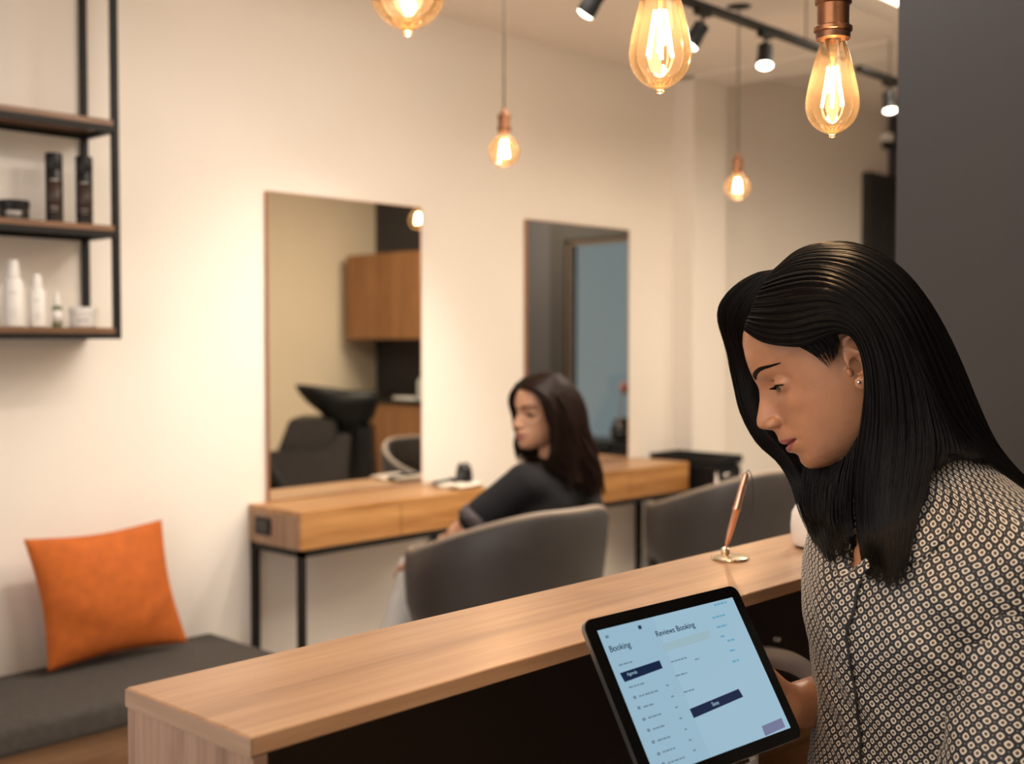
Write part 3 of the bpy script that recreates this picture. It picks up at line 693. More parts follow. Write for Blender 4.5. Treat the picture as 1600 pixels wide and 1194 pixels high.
autosmooth(obj('bottle', lathe([(.05, 0), (.055, .005), (.055, .15), (.02, .19)], c, 24), plain('pale_teal_plastic', (.55, .62, .58), .3), t)); autosmooth(obj('cap', lathe([(.018, .19), (.018, .22), (.01, .225)], c, 20), M['white'], t))
tag(obj('paper_towel', bx(c+np.array([.08, -.08, 0]), c+np.array([.30, .06, .02]), .006), M['white']), 'folded white cloth on the worktop seen in the left mirror', 'cloth')
# wash unit: basin on a pedestal and its chair
wc = inmir(530, 640, 8.4); wc[2] = 0
t = thing('wash_unit', 'dark wash chair with tilted black basin reflected in the left mirror', 'wash chair', tuple(wc))
# local axes: reflected image-right corresponds to world direction a
ax = np.array([-RT[0], RT[1], 0]); ax /= np.linalg.norm(ax); ay = np.array([-FW[0], FW[1], 0]); ay /= np.linalg.norm(ay)
def wl(a, b, z): return wc+ax*a+ay*b+np.array([0, 0, z])
def prism(prof, b0, b1, bev=.0):
    tt = bmesh.new(); A_ = [tt.verts.new(wl(a, b0, z)) for a, z in prof]; B_ = [tt.verts.new(wl(a, b1, z)) for a, z in prof]; n = len(prof)
    tt.faces.new(A_); tt.faces.new(B_)
    for i in range(n): tt.faces.new((A_[i], A_[(i+1) % n], B_[(i+1) % n], B_[i]))
    bmesh.ops.recalc_face_normals(tt, faces=tt.faces[:])
    if bev: bmesh.ops.bevel(tt, geom=tt.edges[:], offset=bev, segments=2, affect='EDGES')
    return tt
# basin: boat-shaped bowl, high lip at left, rounded at right
V = []; nu = 36; rows = [(1.0, 1.0), (.97, .72), (.85, .4), (.6, .1), (.3, 0)]
inner = [(.92, .97), (.85, .7), (.7, .42), (.4, .2), (.05, .15)]
for sc_, hz in rows[::-1]+inner:
    for k in range(nu):
        a = 2*PI*k/nu; ca, sa = math.cos(a), math.sin(a); lip = max(0, -ca)
        V.append(wl(.27*sc_*ca+.0-(.06*lip*hz), .22*sc_*sa, .66+.30*hz+.05*lip*hz+(.17*lip*(1-hz))*.9))
Q = gridfaces(nu, len(rows)+len(inner), True)
obj('basin', npmesh('b', V, Q), plain('basin_black', (.006, .006, .006), .5, Specular_IOR_Level=.2), t)
obj('pedestal', prism([(.12, 0), (.26, 0), (.22, .72), (.12, .72)], -.13, .13), M['black'], t)
for b0 in (-.31, .23): obj('side_arm', prism([(-.46, .563), (-.08, .57), (.03, .68), (.10, .67), (.05, .02), (-.30, .02), (-.45, .45)], b0, b0+.08, .010), M['chair'], t)
obj('backrest', prism([(-.44, .50), (-.33, .78), (-.02, .77), (.0, .66), (-.08, .50)], -.228, .228, .015), M['chair'], t)
obj('seat', prism([(-.62, .40), (-.62, .49), (-.10, .49), (-.10, .40)], -.228, .228, .015), M['chair'], t)
obj('leg_rest', prism([(-1.0, .36), (-.63, .42), (-.63, .49), (-1.0, .44)], -.22, .22, .01), M['chair'], t)
# dark console with a vase, seen in the second mirror
cc = inmir(955, 688, 8.2)
t = thing('dark_console', 'low black console reflected at the foot of the right mirror', 'console', (cc[0], cc[1], 0))
obj('console_top', bx((cc[0]-.55, cc[1]-.15, cc[2]-.03), (cc[0]+.75, cc[1]+.2, cc[2])), M['black'], t)
for x in (-.52, .70):
    for y in (-.13, .16): obj('leg', bx((cc[0]+x, cc[1]+y, 0), (cc[0]+x+.025, cc[1]+y+.025, cc[2]-.0305)), M['blackmetal'], t)
c = inmir(966, 688, 8.2); c[2] = cc[2]+.0005
t = thing('vase', 'black vase with a dried reddish stem seen in the right mirror', 'vase', tuple(c))
autosmooth(obj('body', lathe([(.05, 0), (.075, .02), (.08, .08), (.05, .14), (.035, .16), (.03, .155), (.001, .15)], c, 28), M['blackgloss'], t))
obj('stem', tube(spline([c+np.array([0, 0, .14]), c+np.array([.01, 0, .24]), c+np.array([-.01, .01, .36])], 10), .005, 6), plain('dry_stem', (.20, .13, .09), .8), t, True)
obj('flower_head', lathe([(.003, -.04), (.02, -.03), (.03, 0), (.02, .03), (.003, .05)], c+np.array([-.01, .01, .36]), 16), plain('dusty_red', (.30, .10, .08), .8), t, True)
#PEOPLE
# ------------------------------------------------------------------ people: implicit surfaces
def sm(a, b, k):
    h = np.clip(.5+.5*(b-a)/k, 0, 1); return b*(1-h)+a*h-k*h*(1-h)
def smx(a, b, k): return -sm(-a, -b, k)
def caps(P, a, b, ra, rb):
    a = np.asarray(a, float); b = np.asarray(b, float); d = b-a; L = d@d+1e-12
    x, y, z = P[0]-a[0], P[1]-a[1], P[2]-a[2]
    t = np.clip((x*d[0]+y*d[1]+z*d[2])/L, 0, 1)
    return np.sqrt((x-t*d[0])**2+(y-t*d[1])**2+(z-t*d[2])**2)-(ra+(rb-ra)*t)
def ell(P, c, r, R_=None):
    x, y, z = P[0]-c[0], P[1]-c[1], P[2]-c[2]
    if R_ is not None: x, y, z = (x*R_[0][0]+y*R_[0][1]+z*R_[0][2], x*R_[1][0]+y*R_[1][1]+z*R_[1][2], x*R_[2][0]+y*R_[2][1]+z*R_[2][2])
    q = np.sqrt((x/r[0])**2+(y/r[1])**2+(z/r[2])**2); return (q-1)*min(r)
def surfnet(f, lo, hi, h):
    ax_ = [np.arange(lo[i], hi[i]+h, h, dtype=np.float32) for i in range(3)]
    G = np.meshgrid(*ax_, indexing='ij'); Fv = f(G).astype(np.float32); n = Fv.shape
    s = Fv < 0
    acc = np.zeros((n[0]-1, n[1]-1, n[2]-1, 3), np.float32); cnt = np.zeros(acc.shape[:3], np.float32)
    cn = [(i, j, k) for i in (0, 1) for j in (0, 1) for k in (0, 1)]
    def sub(A, c): return A[c[0]:n[0]-1+c[0], c[1]:n[1]-1+c[1], c[2]:n[2]-1+c[2]]
    for c in cn:
        for d in range(3):
            if c[d] == 0:
                e = list(c); e[d] = 1; fa, fb = sub(Fv, c), sub(Fv, e); m = (fa < 0) != (fb < 0)
                t = np.where(m, fa/(fa-fb+1e-20), 0)
                for q in range(3):
                    acc[..., q] += np.where(m, c[q]+(t if q == d else 0), 0)
                cnt += m
    act = cnt > 0; idx = -np.ones(act.shape, np.int64); idx[act] = np.arange(act.sum())
    I = np.argwhere(act); V = (I+acc[act]/cnt[act][:, None])*h+np.array([a[0] for a in ax_])
    Qs = []
    for d in range(3):
        a, b = [(1, 2), (2, 0), (0, 1)][d]
        sl = [slice(1, -1)]*3; sl[d] = slice(0, -1)
        sl2 = [slice(1, -1)]*3; sl2[d] = slice(1, None)
        s0, s1 = s[tuple(sl)], s[tuple(sl2)]; m = np.argwhere(s0 != s1); pos = s0[tuple(m.T)]
        m = m.copy()
        for q in range(3):
            if q != d: m[:, q] += 1
        def g(da, db):
            c = m.copy(); c[:, a] -= da; c[:, b] -= db; return idx[tuple(c.T)]
        q = np.stack([g(1, 1), g(0, 1), g(0, 0), g(1, 0)], 1)
        q[~pos] = q[~pos][:, ::-1]; Qs.append(q)
    Q = np.vstack(Qs); return V, Q
def relax(V, Q, it=2, w=.5):
    e = np.vstack([Q[:, [0, 1]], Q[:, [1, 2]], Q[:, [2, 3]], Q[:, [3, 0]]]); V = V.copy()
    for _ in range(it):
        S_ = np.zeros_like(V); C_ = np.zeros(len(V))
        np.add.at(S_, e[:, 0], V[e[:, 1]]); np.add.at(S_, e[:, 1], V[e[:, 0]]); np.add.at(C_, e[:, 0], 1); np.add.at(C_, e[:, 1], 1)
        V = V*(1-w)+w*S_/np.maximum(C_, 1)[:, None]
    return V
def interp(z, tab, col): return np.interp(z, [t[0] for t in tab][::-1], [t[col] for t in tab][::-1])
# z, front without nose and lips, back, half width, centre of greatest width   (millimetres)
HEAD = [(131, 2, -14, 6, -5), (129, 22, -34, 26, -5), (124, 44, -54, 43, -4), (115, 64, -68, 56, -3), (105, 78, -76, 64, -2), (95, 88, -81, 69, -1), (84, 95, -84, 72, 0), (68, 100, -86, 74, 0), (49, 100.5, -86, 74.5, 0),
        (36, 98, -85, 73, 0), (25, 96, -83, 71.5, 0), (14, 95, -80, 70, 0), (0, 94.5, -75, 68, 0), (-11, 95, -68, 66, 2), (-20, 96, -58, 63.5, 5), (-30, 98, -46, 60.5, 9), (-40, 98.5, -35, 57.5, 12), (-50, 98, -25, 53.5, 17), (-60, 96.5, -14, 48.5, 24),
        (-68, 96.5, -4, 43.5, 31), (-75, 96.5, 6, 38, 37), (-81, 94.5, 16, 31.5, 43), (-86, 91, 28, 24, 49), (-89.5, 83, 40, 15.5, 53), (-92, 72, 48, 7, 56), (-94, 60, 56, 1, 58)]
PROF = [(131, 2), (124, 44), (115, 64), (105, 80), (96.9, 90), (84.8, 96.7), (68, 101.1), (57, 102.8), (49, 103.4), (36.8, 103.4), (30, 103.2), (25, 104.3), (14.6, 108.8), (2.5, 116.9), (-5, 122.6), (-11, 125.2), (-15, 124.6), (-19, 121.0), (-22, 116), (-25, 111), (-28.8, 109.3), (-35.9, 109.3), (-39.8, 110.6),
        (-43, 109.8), (-46.5, 106.5), (-48.7, 105.2), (-51, 107), (-54.5, 107.6), (-58, 105.2), (-61.5, 99.6), (-65, 97.4), (-68, 97.5), (-73.7, 98.5), (-81, 96.2), (-86, 92), (-89.5, 83), (-92, 72), (-94, 60)]
PW = [(131, 30), (60, 40), (45, 22), (36, 13), (25, 8.5), (14, 9), (2, 10.5), (-8, 10.5), (-15, 10.2), (-21, 9.5), (-25, 8.5), (-29, 14), (-36, 20), (-44, 22.5), (-50, 22.5), (-58, 19), (-64, 24), (-75, 24), (-94, 20)]
EYE = (71.5, 32, 19.5)
def head_field(X, Y, Z, eyes=True):
    """X forward, Y left, Z up, in millimetres"""
    ay_ = np.abs(Y)
    fr = interp(Z, HEAD, 1); bk = interp(Z, HEAD, 2); wd = interp(Z, HEAD, 3); xc = interp(Z, HEAD, 4)
    dl = interp(Z, PROF, 1)-fr; g = np.exp(-(ay_/interp(Z, PW, 1))**2.3)
    fw_ = np.clip((X-45)/30, 0, 1)
    # sockets, cheekbones
    soc = -10.0*np.exp(-((ay_-30)/14)**2-((Z-20)/12)**2)-8.0*np.exp(-((ay_-46)/11)**2-((Z-19)/13)**2)-2.0*np.exp(-((ay_-14)/8)**2-((Z-22)/10)**2)
    chk = 2.5*np.exp(-((ay_-42)/16)**2-((Z+4)/13)**2); tem = -4*np.exp(-((ay_-60)/14)**2-((Z-42)/18)**2)
    brow = 2.6*np.exp(-((ay_-26)/16)**2-((Z-41)/6)**2)
    chf = -2.0*np.exp(-((ay_-26)/5)**2-((Z+47)/7)**2)
    x = X-fw_*(dl*g+soc+chk*.8+brow+chf); yy = ay_-fw_*0-chk*.3*np.clip(X/60, 0, 1)-tem*.3
    tt = x-xc; a = np.where(tt > 0, fr-xc, xc-bk); a = np.maximum(a, 1); wd = np.maximum(wd, 1); n_ = np.where(tt > 0, 2.08, 2.1)
    r = ((np.abs(tt)/a)**n_+(yy/wd)**n_)**(1/n_); f = (r-1)*np.minimum(a, wd)*.9
    f = np.maximum(f, Z-131); f = np.maximum(f, -94-Z)
    # wings of the nose and nostrils
    f = sm(f, ell((X, ay_, Z), (106, 11.5, -17.5), (10.5, 6.2, 7.2)), 4)
    f = smx(f, -ell((X, ay_, Z), (111.0, 10.8, -23.2), (5.2, 4.2, 3.2)), 1.0)
    f = smx(f, -sm(caps((X, ay_, Z), (101, 17.0, -9), (96.5, 18.6, -16), 1.3, 1.5), caps((X, ay_, Z), (96.5, 18.6, -16), (97.5, 17, -23), 1.5, 1.2), 1), 2.5)
    # mouth line
    zm = -48.7+3.6*(ay_/24)**2; gx = 105.5-18*(ay_/24)**2.0
    mouth = np.sqrt(((X-gx)/(3.2+3.5*np.clip(ay_/22, 0, 1)))**2+((Z-zm)/.9)**2+(np.maximum(ay_-22, 0)/2)**2)-1; f = smx(f, -mouth*.9, 2.2)
    if eyes:
        dx, dy, dz = X-EYE[0], ay_-EYE[1], Z-EYE[2]; rad = np.sqrt(dx*dx+dy*dy+dz*dz)
        lid = ell((X, ay_, Z), EYE, (13.6, 15.5, 12.4)); f = sm(f, lid, 4.2)
        el = np.degrees(np.arctan2(dz, np.maximum(dx, .1))); az = np.degrees(np.arctan2(dy, np.maximum(dx, .1)))
        hw = 23*(1-np.where(az > 0, az/84, az/58)**2); elc = -15+az*.10
        carve = np.maximum((np.abs(el-elc)-hw)*.23, np.maximum(rad-19, EYE[0]+.3-X)); f = smx(f, -carve, .8)
        # crease above the upper lid
        cr = np.sqrt(((el-34-0*az)/4)**2+((rad-14.6)/1.6)**2+(np.maximum(np.abs(az)-38, 0)/8)**2)-1; f = np.where(dx > 0, smx(f, -cr*1.0, 1.5), f)
    # ears
    E = (X, ay_, Z)
    ear = [(1, 68, 10), (-1, 71.5, 24), (-8, 75.5, 33), (-17, 79, 35), (-26, 82, 29), (-30, 83, 16), (-27, 81, 2), (-19, 77.5, -10), (-10, 74, -17)]
    e_ = None
    for p, q in zip(ear, ear[1:]):
        c = caps(E, p, q, 2.6, 2.6); e_ = c if e_ is None else sm(e_, c, 2)
    e_ = sm(e_, ell(E, (-3, 72.2, -18.5), (7.0, 3.2, 8.5)), 3)
    pl = ell(E, (-13, 74.5, 10), (17, 3.4, 24), ((.93, .36, 0), (-.36, .93, 0), (0, 0, 1))); e_ = sm(e_, pl, 3)
    e_ = sm(e_, caps(E, (-7, 76.5, 24), (-20, 80, 10), 2.6, 2.2), 2.5); e_ = sm(e_, caps(E, (-20, 80, 10), (-14, 77, -6), 2.2, 2), 2.5)
    e_ = sm(e_, ell(E, (3, 71.5, -2), (3.2, 3.4, 5.5)), 2)
    e_ = smx(e_, -ell(E, (-8, 78.5, 2), (7.5, 6.5, 9)), 2.0)
    return sm(f, e_, 3)
def skinmat(name, base, lip, roughness=.38):
    m, nt, b = newmat(name)
    at = N(nt, 'ShaderNodeAttribute'); at.attribute_name = 'lip'
    nz = N(nt, 'ShaderNodeTexNoise'); nz.inputs['Scale'].default_value = 26; nz.inputs['Detail'].default_value = 5
    nt.links.new(mapped(nt), nz.inputs['Vector'])
    r = N(nt, 'ShaderNodeValToRGB'); e = r.color_ramp.elements; e[0].color = (*[c*.84 for c in base], 1); e[1].color = (*[c*1.12 for c in base], 1); e[0].position = .3; e[1].position = .7
    nt.links.new(nz.outputs['Fac'], r.inputs['Fac'])
    mx = N(nt, 'ShaderNodeMix', data_type='RGBA'); nt.links.new(at.outputs['Fac'], mx.inputs['Factor']); nt.links.new(r.outputs['Color'], mx.inputs[6]); mx.inputs[7].default_value = (*lip, 1)
    nt.links.new(mx.outputs[2], b.inputs['Base Color'])
    setin(b, Roughness=roughness, Subsurface_Weight=.12, Subsurface_Scale=.01); b.inputs['Subsurface Radius'].default_value = (1, .35, .2)
    n2 = N(nt, 'ShaderNodeTexNoise'); n2.inputs['Scale'].default_value = 900; nt.links.new(mapped(nt), n2.inputs['Vector'])
    bp = N(nt, 'ShaderNodeBump'); bp.inputs['Strength'].default_value = .12; bp.inputs['Distance'].default_value = .0006
    nt.links.new(n2.outputs['Fac'], bp.inputs['Height']); nt.links.new(bp.outputs['Normal'], b.inputs['Normal'])
    return m
def lipmask(V):
    ay_ = np.abs(V[:, 1]); q = np.clip(1-(ay_/24.5)**2, 0, 1); zm = -48.7+3.6*(ay_/24)**2
    up_ = zm+9.8*q**.75-1.2*np.exp(-(ay_/3)**2); lo_ = zm-10.6*q**.8
    d = np.minimum(up_-V[:, 2], V[:, 2]-lo_); return np.clip(d/1.6+.35, 0, 1)*(V[:, 0] > 80)*(ay_ < 24)
def joinVQ(parts):
    off = 0; Vs, Qs = [], []
    for V, Q in parts: Vs.append(V); Qs.append(np.asarray(Q)+off); off += len(V)
    return np.vstack(Vs), np.vstack(Qs)
def eyeballs(O, B, sc, parent, gaze=(-20, 0)):
    m, nt, b = newmat('eye'); at = N(nt, 'ShaderNodeAttribute'); at.attribute_name = 'tint'; nt.links.new(at.outputs['Color'], b.inputs['Base Color']); setin(b, Roughness=.12, Coat_Weight=.6)
    for sgn in (1, -1):
        nu, nv = 40, 28; ge, ga = math.radians(gaze[0]), math.radians(gaze[1]); gd = np.array([math.cos(ge)*math.cos(ga), math.sin(ga), math.sin(ge)])
        e_ = np.cross(gd, [0, 0, 1.]); e_ /= np.linalg.norm(e_); f_ = np.cross(e_, gd); V, Cc = [], []
        for j in range(nv):
            th = PI*(j/(nv-1))**1.25
            for i in range(nu):
                a = 2*PI*i/nu; rr = 12.25+(.45*math.exp(-(th/.42)**4)); p = rr*(gd*math.cos(th)+math.sin(th)*(e_*math.cos(a)+f_*math.sin(a)))
                V.append(np.array([EYE[0], sgn*EYE[1], EYE[2]])+p); d = math.degrees(th)
                Cc.append((.004, .003, .003) if d < 11 else (.035, .016, .008) if d < 27 else (.012, .008, .006) if d < 30 else (.34, .29, .26))
        V = O+(np.array(V)*.001*sc)@B; me = npmesh('eye', V, gridfaces(nu, nv, True))
        c = me.color_attributes.new('tint', 'FLOAT_COLOR', 'POINT'); c.data.foreach_set('color', np.array([(*x, 1) for x in Cc], np.float32)[:len(me.vertices)].ravel())
        obj('eye', me, m, parent)
def strands(paths, rad, taper=True):
    """paths (N, M, 3) to triangular tubes"""
    P = np.asarray(paths, np.float32); n, m, _ = P.shape
    T = np.gradient(P, axis=1); T /= np.linalg.norm(T, axis=2, keepdims=True)+1e-9
    ref = np.array(FW, np.float32)+np.array([.1, .05, .2], np.float32); a = np.cross(T, ref); a /= np.linalg.norm(a, axis=2, keepdims=True)+1e-9; b = np.cross(T, a)
    s = np.linspace(0, 1, m); pr = np.clip(np.minimum(1, (1-s)*4+.15), 0, 1) if taper else np.ones(m)
    R_ = np.broadcast_to(np.asarray(rad, np.float32), (n,))[:, None, None]*pr[None, :, None]
    V = np.stack([P+R_*(a*math.cos(k*2*PI/3)+b*math.sin(k*2*PI/3)) for k in range(3)], 2).reshape(-1, 3)
    base = (np.arange(n)[:, None]*m+np.arange(m-1)[None, :]).ravel()*3; Q = []
    for k in range(3): Q.append(np.stack([base+k, base+(k+1) % 3, base+3+(k+1) % 3, base+3+k], 1))
    return V, np.vstack(Q)
DRAPE = []
def drape(P, gap=.017):
    """lay a hanging lock over the clothes it would otherwise sink into"""
    P = np.array(P); n = len(P); dep = (P-CP)@FW; need = np.full(n, 9.0)
    for k in range(n):
        dr_ = Vector(P[k]-CP); L_ = dr_.length; dr_.normalize()
        for bv in DRAPE:
            h = bv.ray_cast(Vector(CP), dr_, 6)[0]
            if h is not None and h.z < P[k][2]+.2: need[k] = min(need[k], (np.array(h)-CP)@FW-gap)
    nd = np.where(need < dep, dep-need, 0); nd = np.where(nd > .14, 0, nd)
    for _ in range(3):
        nd = np.maximum(nd, np.convolve(np.pad(nd, 2, mode='edge'), [.1, .2, .4, .2, .1], 'valid'))
    return CP+(P-CP)*((dep-nd)/dep)[:, None]
def sheet(guides, d0, n=30, loc=None):
    G = []
    for g in guides:
        q = spline([atd(p[0], p[1], d0-p[2]/1000) for p in g], n) if loc is None else loc(spline(g, n))
        G.append(drape(q) if DRAPE else q)
    return np.array(G)
def across(G, u):
    """u in 0..len(G)-1, returns interpolated guides"""
    k = len(G); u = np.clip(u, 0, k-1-1e-6); i = u.astype(int); f = (u-i)[..., None]
    p1, p2 = G[i, np.arange(G.shape[1])], G[np.minimum(i+1, k-1), np.arange(G.shape[1])]
    p0 = np.where((i > 0)[..., None], G[np.maximum(i-1, 0), np.arange(G.shape[1])], 2*p1-p2); p3 = np.where((i < k-2)[..., None], G[np.minimum(i+2, k-1), np.arange(G.shape[1])], 2*p2-p1)
    return .5*(2*p1+(p2-p0)*f+(2*p0-5*p1+4*p2-p3)*f**2+(3*p1-p0-3*p2+p3)*f**3)
def hairsheet(guides, d0, count, rad, cen, lift=.004, wav=.35, n=30, inset=.003, seed=1, lenv=.12, curl=0.0, loc=None, cutf=.93):
    r = np.random.default_rng(seed); G = sheet(guides, d0, n, loc); k = len(G); s = np.linspace(0, 1, n)
    def outward(P):
        o = P-cen; return o/(np.linalg.norm(o, axis=-1, keepdims=True)+1e-9)
    u0 = r.uniform(0, k-1, count)[:, None]; ph = r.uniform(0, 6.28, (count, 1)); fq = r.uniform(1, 3.2, (count, 1))
    # locks: strands gather towards shared centres near the ends
    nl = max(6, int((k-1)*16)); lock = np.round(u0/(k-1)*nl)/nl*(k-1); gather = .75*np.clip((s-.35)/.6, 0, 1)[None]**1.2
    u = u0+wav*.16*np.sin(fq*s[None]*3+ph)*s[None]; u = u*(1-gather)+(lock+.12*(r.random((count, 1))-.5)+.05*np.sin(lock*9+s[None]*7))*gather
    P = across(G, u)
    L = lift*(r.random((count, 1))**1.3)+.0022*np.sin(lock*23+s[None]*3)+.0015*np.sin(lock*51-s[None]*5); amp = L*(.45+.55*np.sin(np.clip(s*1.15, 0, 1)*PI)[None])
    P = P+outward(P)*amp[..., None]
    if curl: P = P+curl*(np.sin(lock*5+s[None]*11)[..., None]*RT+np.cos(lock*7+s[None]*9)[..., None]*UP*.4)*(s[None, :, None]**1.5)
    # vary the length by resampling
    e = 1-lenv*r.random(count)**1.5
    idx = np.clip((s[None]*e[:, None])*(n-1), 0, n-1.001); i = idx.astype(int); f = (idx-i)[..., None]; row = np.arange(count)[:, None]
    P = P[row, i]*(1-f)+P[row, np.minimum(i+1, n-1)]*f
    V1, Q1 = strands(P, rad*(.6+.8*r.random(count)))
    m = (k-1)*10+1; uu = np.broadcast_to(np.linspace(0, k-1, m)[:, None], (m, n)); Sf = across(G, uu); Sf = Sf-outward(Sf)*inset
    cut = max(3, int(n*cutf)); Sf = Sf[:, :cut]; V2 = Sf.reshape(-1, 3); Q2 = gridfaces(cut, m)
    return [(V1, Q1), (V2, Q2)]
def hairmat(name, c, rough=.36):
    m, nt, b = newmat(name); setin(b, Base_Color=c, Roughness=rough, Specular_IOR_Level=.13)
    return m
def hand_field(P, wrist, dr, nl, side, curl=(.5, .6, .7, .8), thumb=.6, sc=1.0):
    """wrist point, direction of the fingers, palm normal, direction to the thumb"""
    dr, nl, side = [np.asarray(v, float)/np.linalg.norm(v) for v in (dr, nl, side)]; f = None
    def add(c, k): 
        nonlocal f
        f = c if f is None else sm(f, c, k)
    kn = []
    for i, (o, l) in enumerate(((.030, .088), (.010, .092), (-.010, .087), (-.028, .078))):
        k_ = wrist+side*o*sc+dr*l*sc; kn.append(k_); add(caps(P, wrist+side*o*.55*sc+dr*.012, k_, .013*sc, .0105*sc), .010)
    for i, L in enumerate(((.042, .025, .020), (.046, .029, .021), (.042, .027, .020), (.033, .021, .018))):
        p = kn[i]; a = 0; r_ = (.0088, .0090, .0086, .0076)[i]*sc; g = None
        for j, l in enumerate(L):
            a += curl[i]*(.75, 1.0, .7)[j]; q = p+(dr*math.cos(a)+nl*math.sin(a))*l*sc; c = caps(P, p, q, r_*(1-.07*j), r_*(.93-.07*j)); g = c if g is None else sm(g, c, .003); p = q
        f = sm(f, g, .004)
    p = wrist+side*.022*sc+dr*.022*sc; q = p+(side*.8+dr*.75+nl*.25)*.036*sc; c = caps(P, p, q, .0135*sc, .0105*sc)
    q2 = q+(side*(.45-thumb*.3)+dr*.9+nl*thumb*.5)*.030*sc; c = sm(c, caps(P, q, q2, .0105*sc, .0092*sc), .004)
    q3 = q2+(side*(.1-thumb*.3)+dr*.9+nl*thumb*.7)*.024*sc; c = sm(c, caps(P, q2, q3, .0092*sc, .0078*sc), .003)
    return sm(f, c, .006)
def loft(rings, nu, nv, extra=None, cap=False):
    """rings rows: cx, cy, cz, ax_x, ax_y, ax_z(front axis), bx, by, bz(side axis); returns V, uv, (phi, s)"""
    R_ = spline(np.array(rings, float), nv); ph = np.linspace(-PI, PI, nu); V = np.zeros((nv, nu, 3))
    for j in range(nv):
        c, a, b = R_[j, :3], R_[j, 3:6], R_[j, 6:9]
        V[j] = c+np.cos(ph)[:, None]*a+np.sin(ph)[:, None]*b
    du = np.linalg.norm(np.diff(V, axis=1), axis=2).mean(0); U = np.concatenate([[0], np.cumsum(du)]); U -= U[nu//2]
    dv = np.linalg.norm(np.diff(R_[:, :3], axis=0), axis=1); Vv = np.concatenate([[0], np.cumsum(dv)])
    uv = np.stack(np.broadcast_arrays(U[None], Vv[:, None]), 2)
    return V, uv, ph
from mathutils import noise as mn
def nz3(p, s): return mn.noise(Vector((p[0]*s, p[1]*s, p[2]*s)))
def print_fabric(name, pitch=.0098):
    """small rounded-square rings with dots, off-white on near-black"""
    m, nt, b = newmat(name); L = nt.links
    uv = N(nt, 'ShaderNodeUVMap'); mp = N(nt, 'ShaderNodeMapping'); mp.inputs['Scale'].default_value = (1/pitch*1.28, 1/pitch*1.08, 1); mp.inputs['Rotation'].default_value = (0, 0, math.radians(45)); L.new(uv.outputs[0], mp.inputs[0])
    # slight waviness so the lattice is not mechanical
    nz = N(nt, 'ShaderNodeTexNoise'); nz.inputs['Scale'].default_value = .35; L.new(mp.outputs[0], nz.inputs['Vector'])
    ad = N(nt, 'ShaderNodeVectorMath', operation='MULTIPLY_ADD'); ad.inputs[1].default_value = (.55, .55, 0); L.new(nz.outputs['Color'], ad.inputs[0]); L.new(mp.outputs[0], ad.inputs[2])
    fr = N(nt, 'ShaderNodeVectorMath', operation='FRACTION'); L.new(ad.outputs[0], fr.inputs[0])
    sb_ = N(nt, 'ShaderNodeVectorMath', operation='SUBTRACT'); sb_.inputs[1].default_value = (.5, .5, 0); L.new(fr.outputs[0], sb_.inputs[0])
    sp_ = N(nt, 'ShaderNodeSeparateXYZ'); L.new(sb_.outputs[0], sp_.inputs[0])
    def mth(op, a, b_=None, c=None):
        n_ = N(nt, 'ShaderNodeMath', operation=op)
        for i, v in enumerate((a, b_, c)):
            if v is None: continue
            if isinstance(v, (int, float)): n_.inputs[i].default_value = v
            else: L.new(v, n_.inputs[i])
        return n_.outputs[0]
    X3 = mth('POWER', mth('ABSOLUTE', sp_.outputs[0]), 3.2); Y3 = mth('POWER', mth('ABSOLUTE', sp_.outputs[1]), 3.2)
    R3 = mth('POWER', mth('ADD', X3, Y3), 1/3.2)
    def ss(x, lo, hi):
        n_ = N(nt, 'ShaderNodeMapRange', interpolation_type='SMOOTHSTEP'); n_.inputs['From Min'].default_value = lo; n_.inputs['From Max'].default_value = hi; L.new(x, n_.inputs['Value']); return n_.outputs[0]
    ring = mth('MULTIPLY', ss(R3, .13, .19), mth('SUBTRACT', 1, ss(R3, .31, .36)))
    cx = mth('SUBTRACT', .5, mth('ABSOLUTE', sp_.outputs[0])); cy = mth('SUBTRACT', .5, mth('ABSOLUTE', sp_.outputs[1]))
    dot = mth('SUBTRACT', 1, ss(mth('SQRT', mth('ADD', mth('MULTIPLY', cx, cx), mth('MULTIPLY', cy, cy))), .06, .10))
    core = mth('SUBTRACT', 1, ss(R3, .10, .15))
    def mix(f, a, b_):
        n_ = N(nt, 'ShaderNodeMix', data_type='RGBA'); L.new(f, n_.inputs[0])
        for i, v in ((6, a), (7, b_)):
            if isinstance(v, tuple): n_.inputs[i].default_value = (*v, 1)
            else: L.new(v, n_.inputs[i])
        return n_.outputs[2]
    c1 = mix(core, (.007, .0065, .010), (.085, .045, .025)); c2 = mix(dot, c1, (.16, .14, .14)); c3 = mix(ring, c2, (.60, .53, .44))
    L.new(c3, b.inputs['Base Color']); setin(b, Roughness=.62, Sheen_Weight=.15)
    n2 = N(nt, 'ShaderNodeTexNoise'); n2.inputs['Scale'].default_value = 30; n2.inputs['Detail'].default_value = 6; L.new(mapped(nt), n2.inputs['Vector'])
    bp = N(nt, 'ShaderNodeBump'); bp.inputs['Strength'].default_value = .35; bp.inputs['Distance'].default_value = .003; L.new(n2.outputs['Fac'], bp.inputs['Height']); L.new(bp.outputs['Normal'], b.inputs['Normal'])
    return m

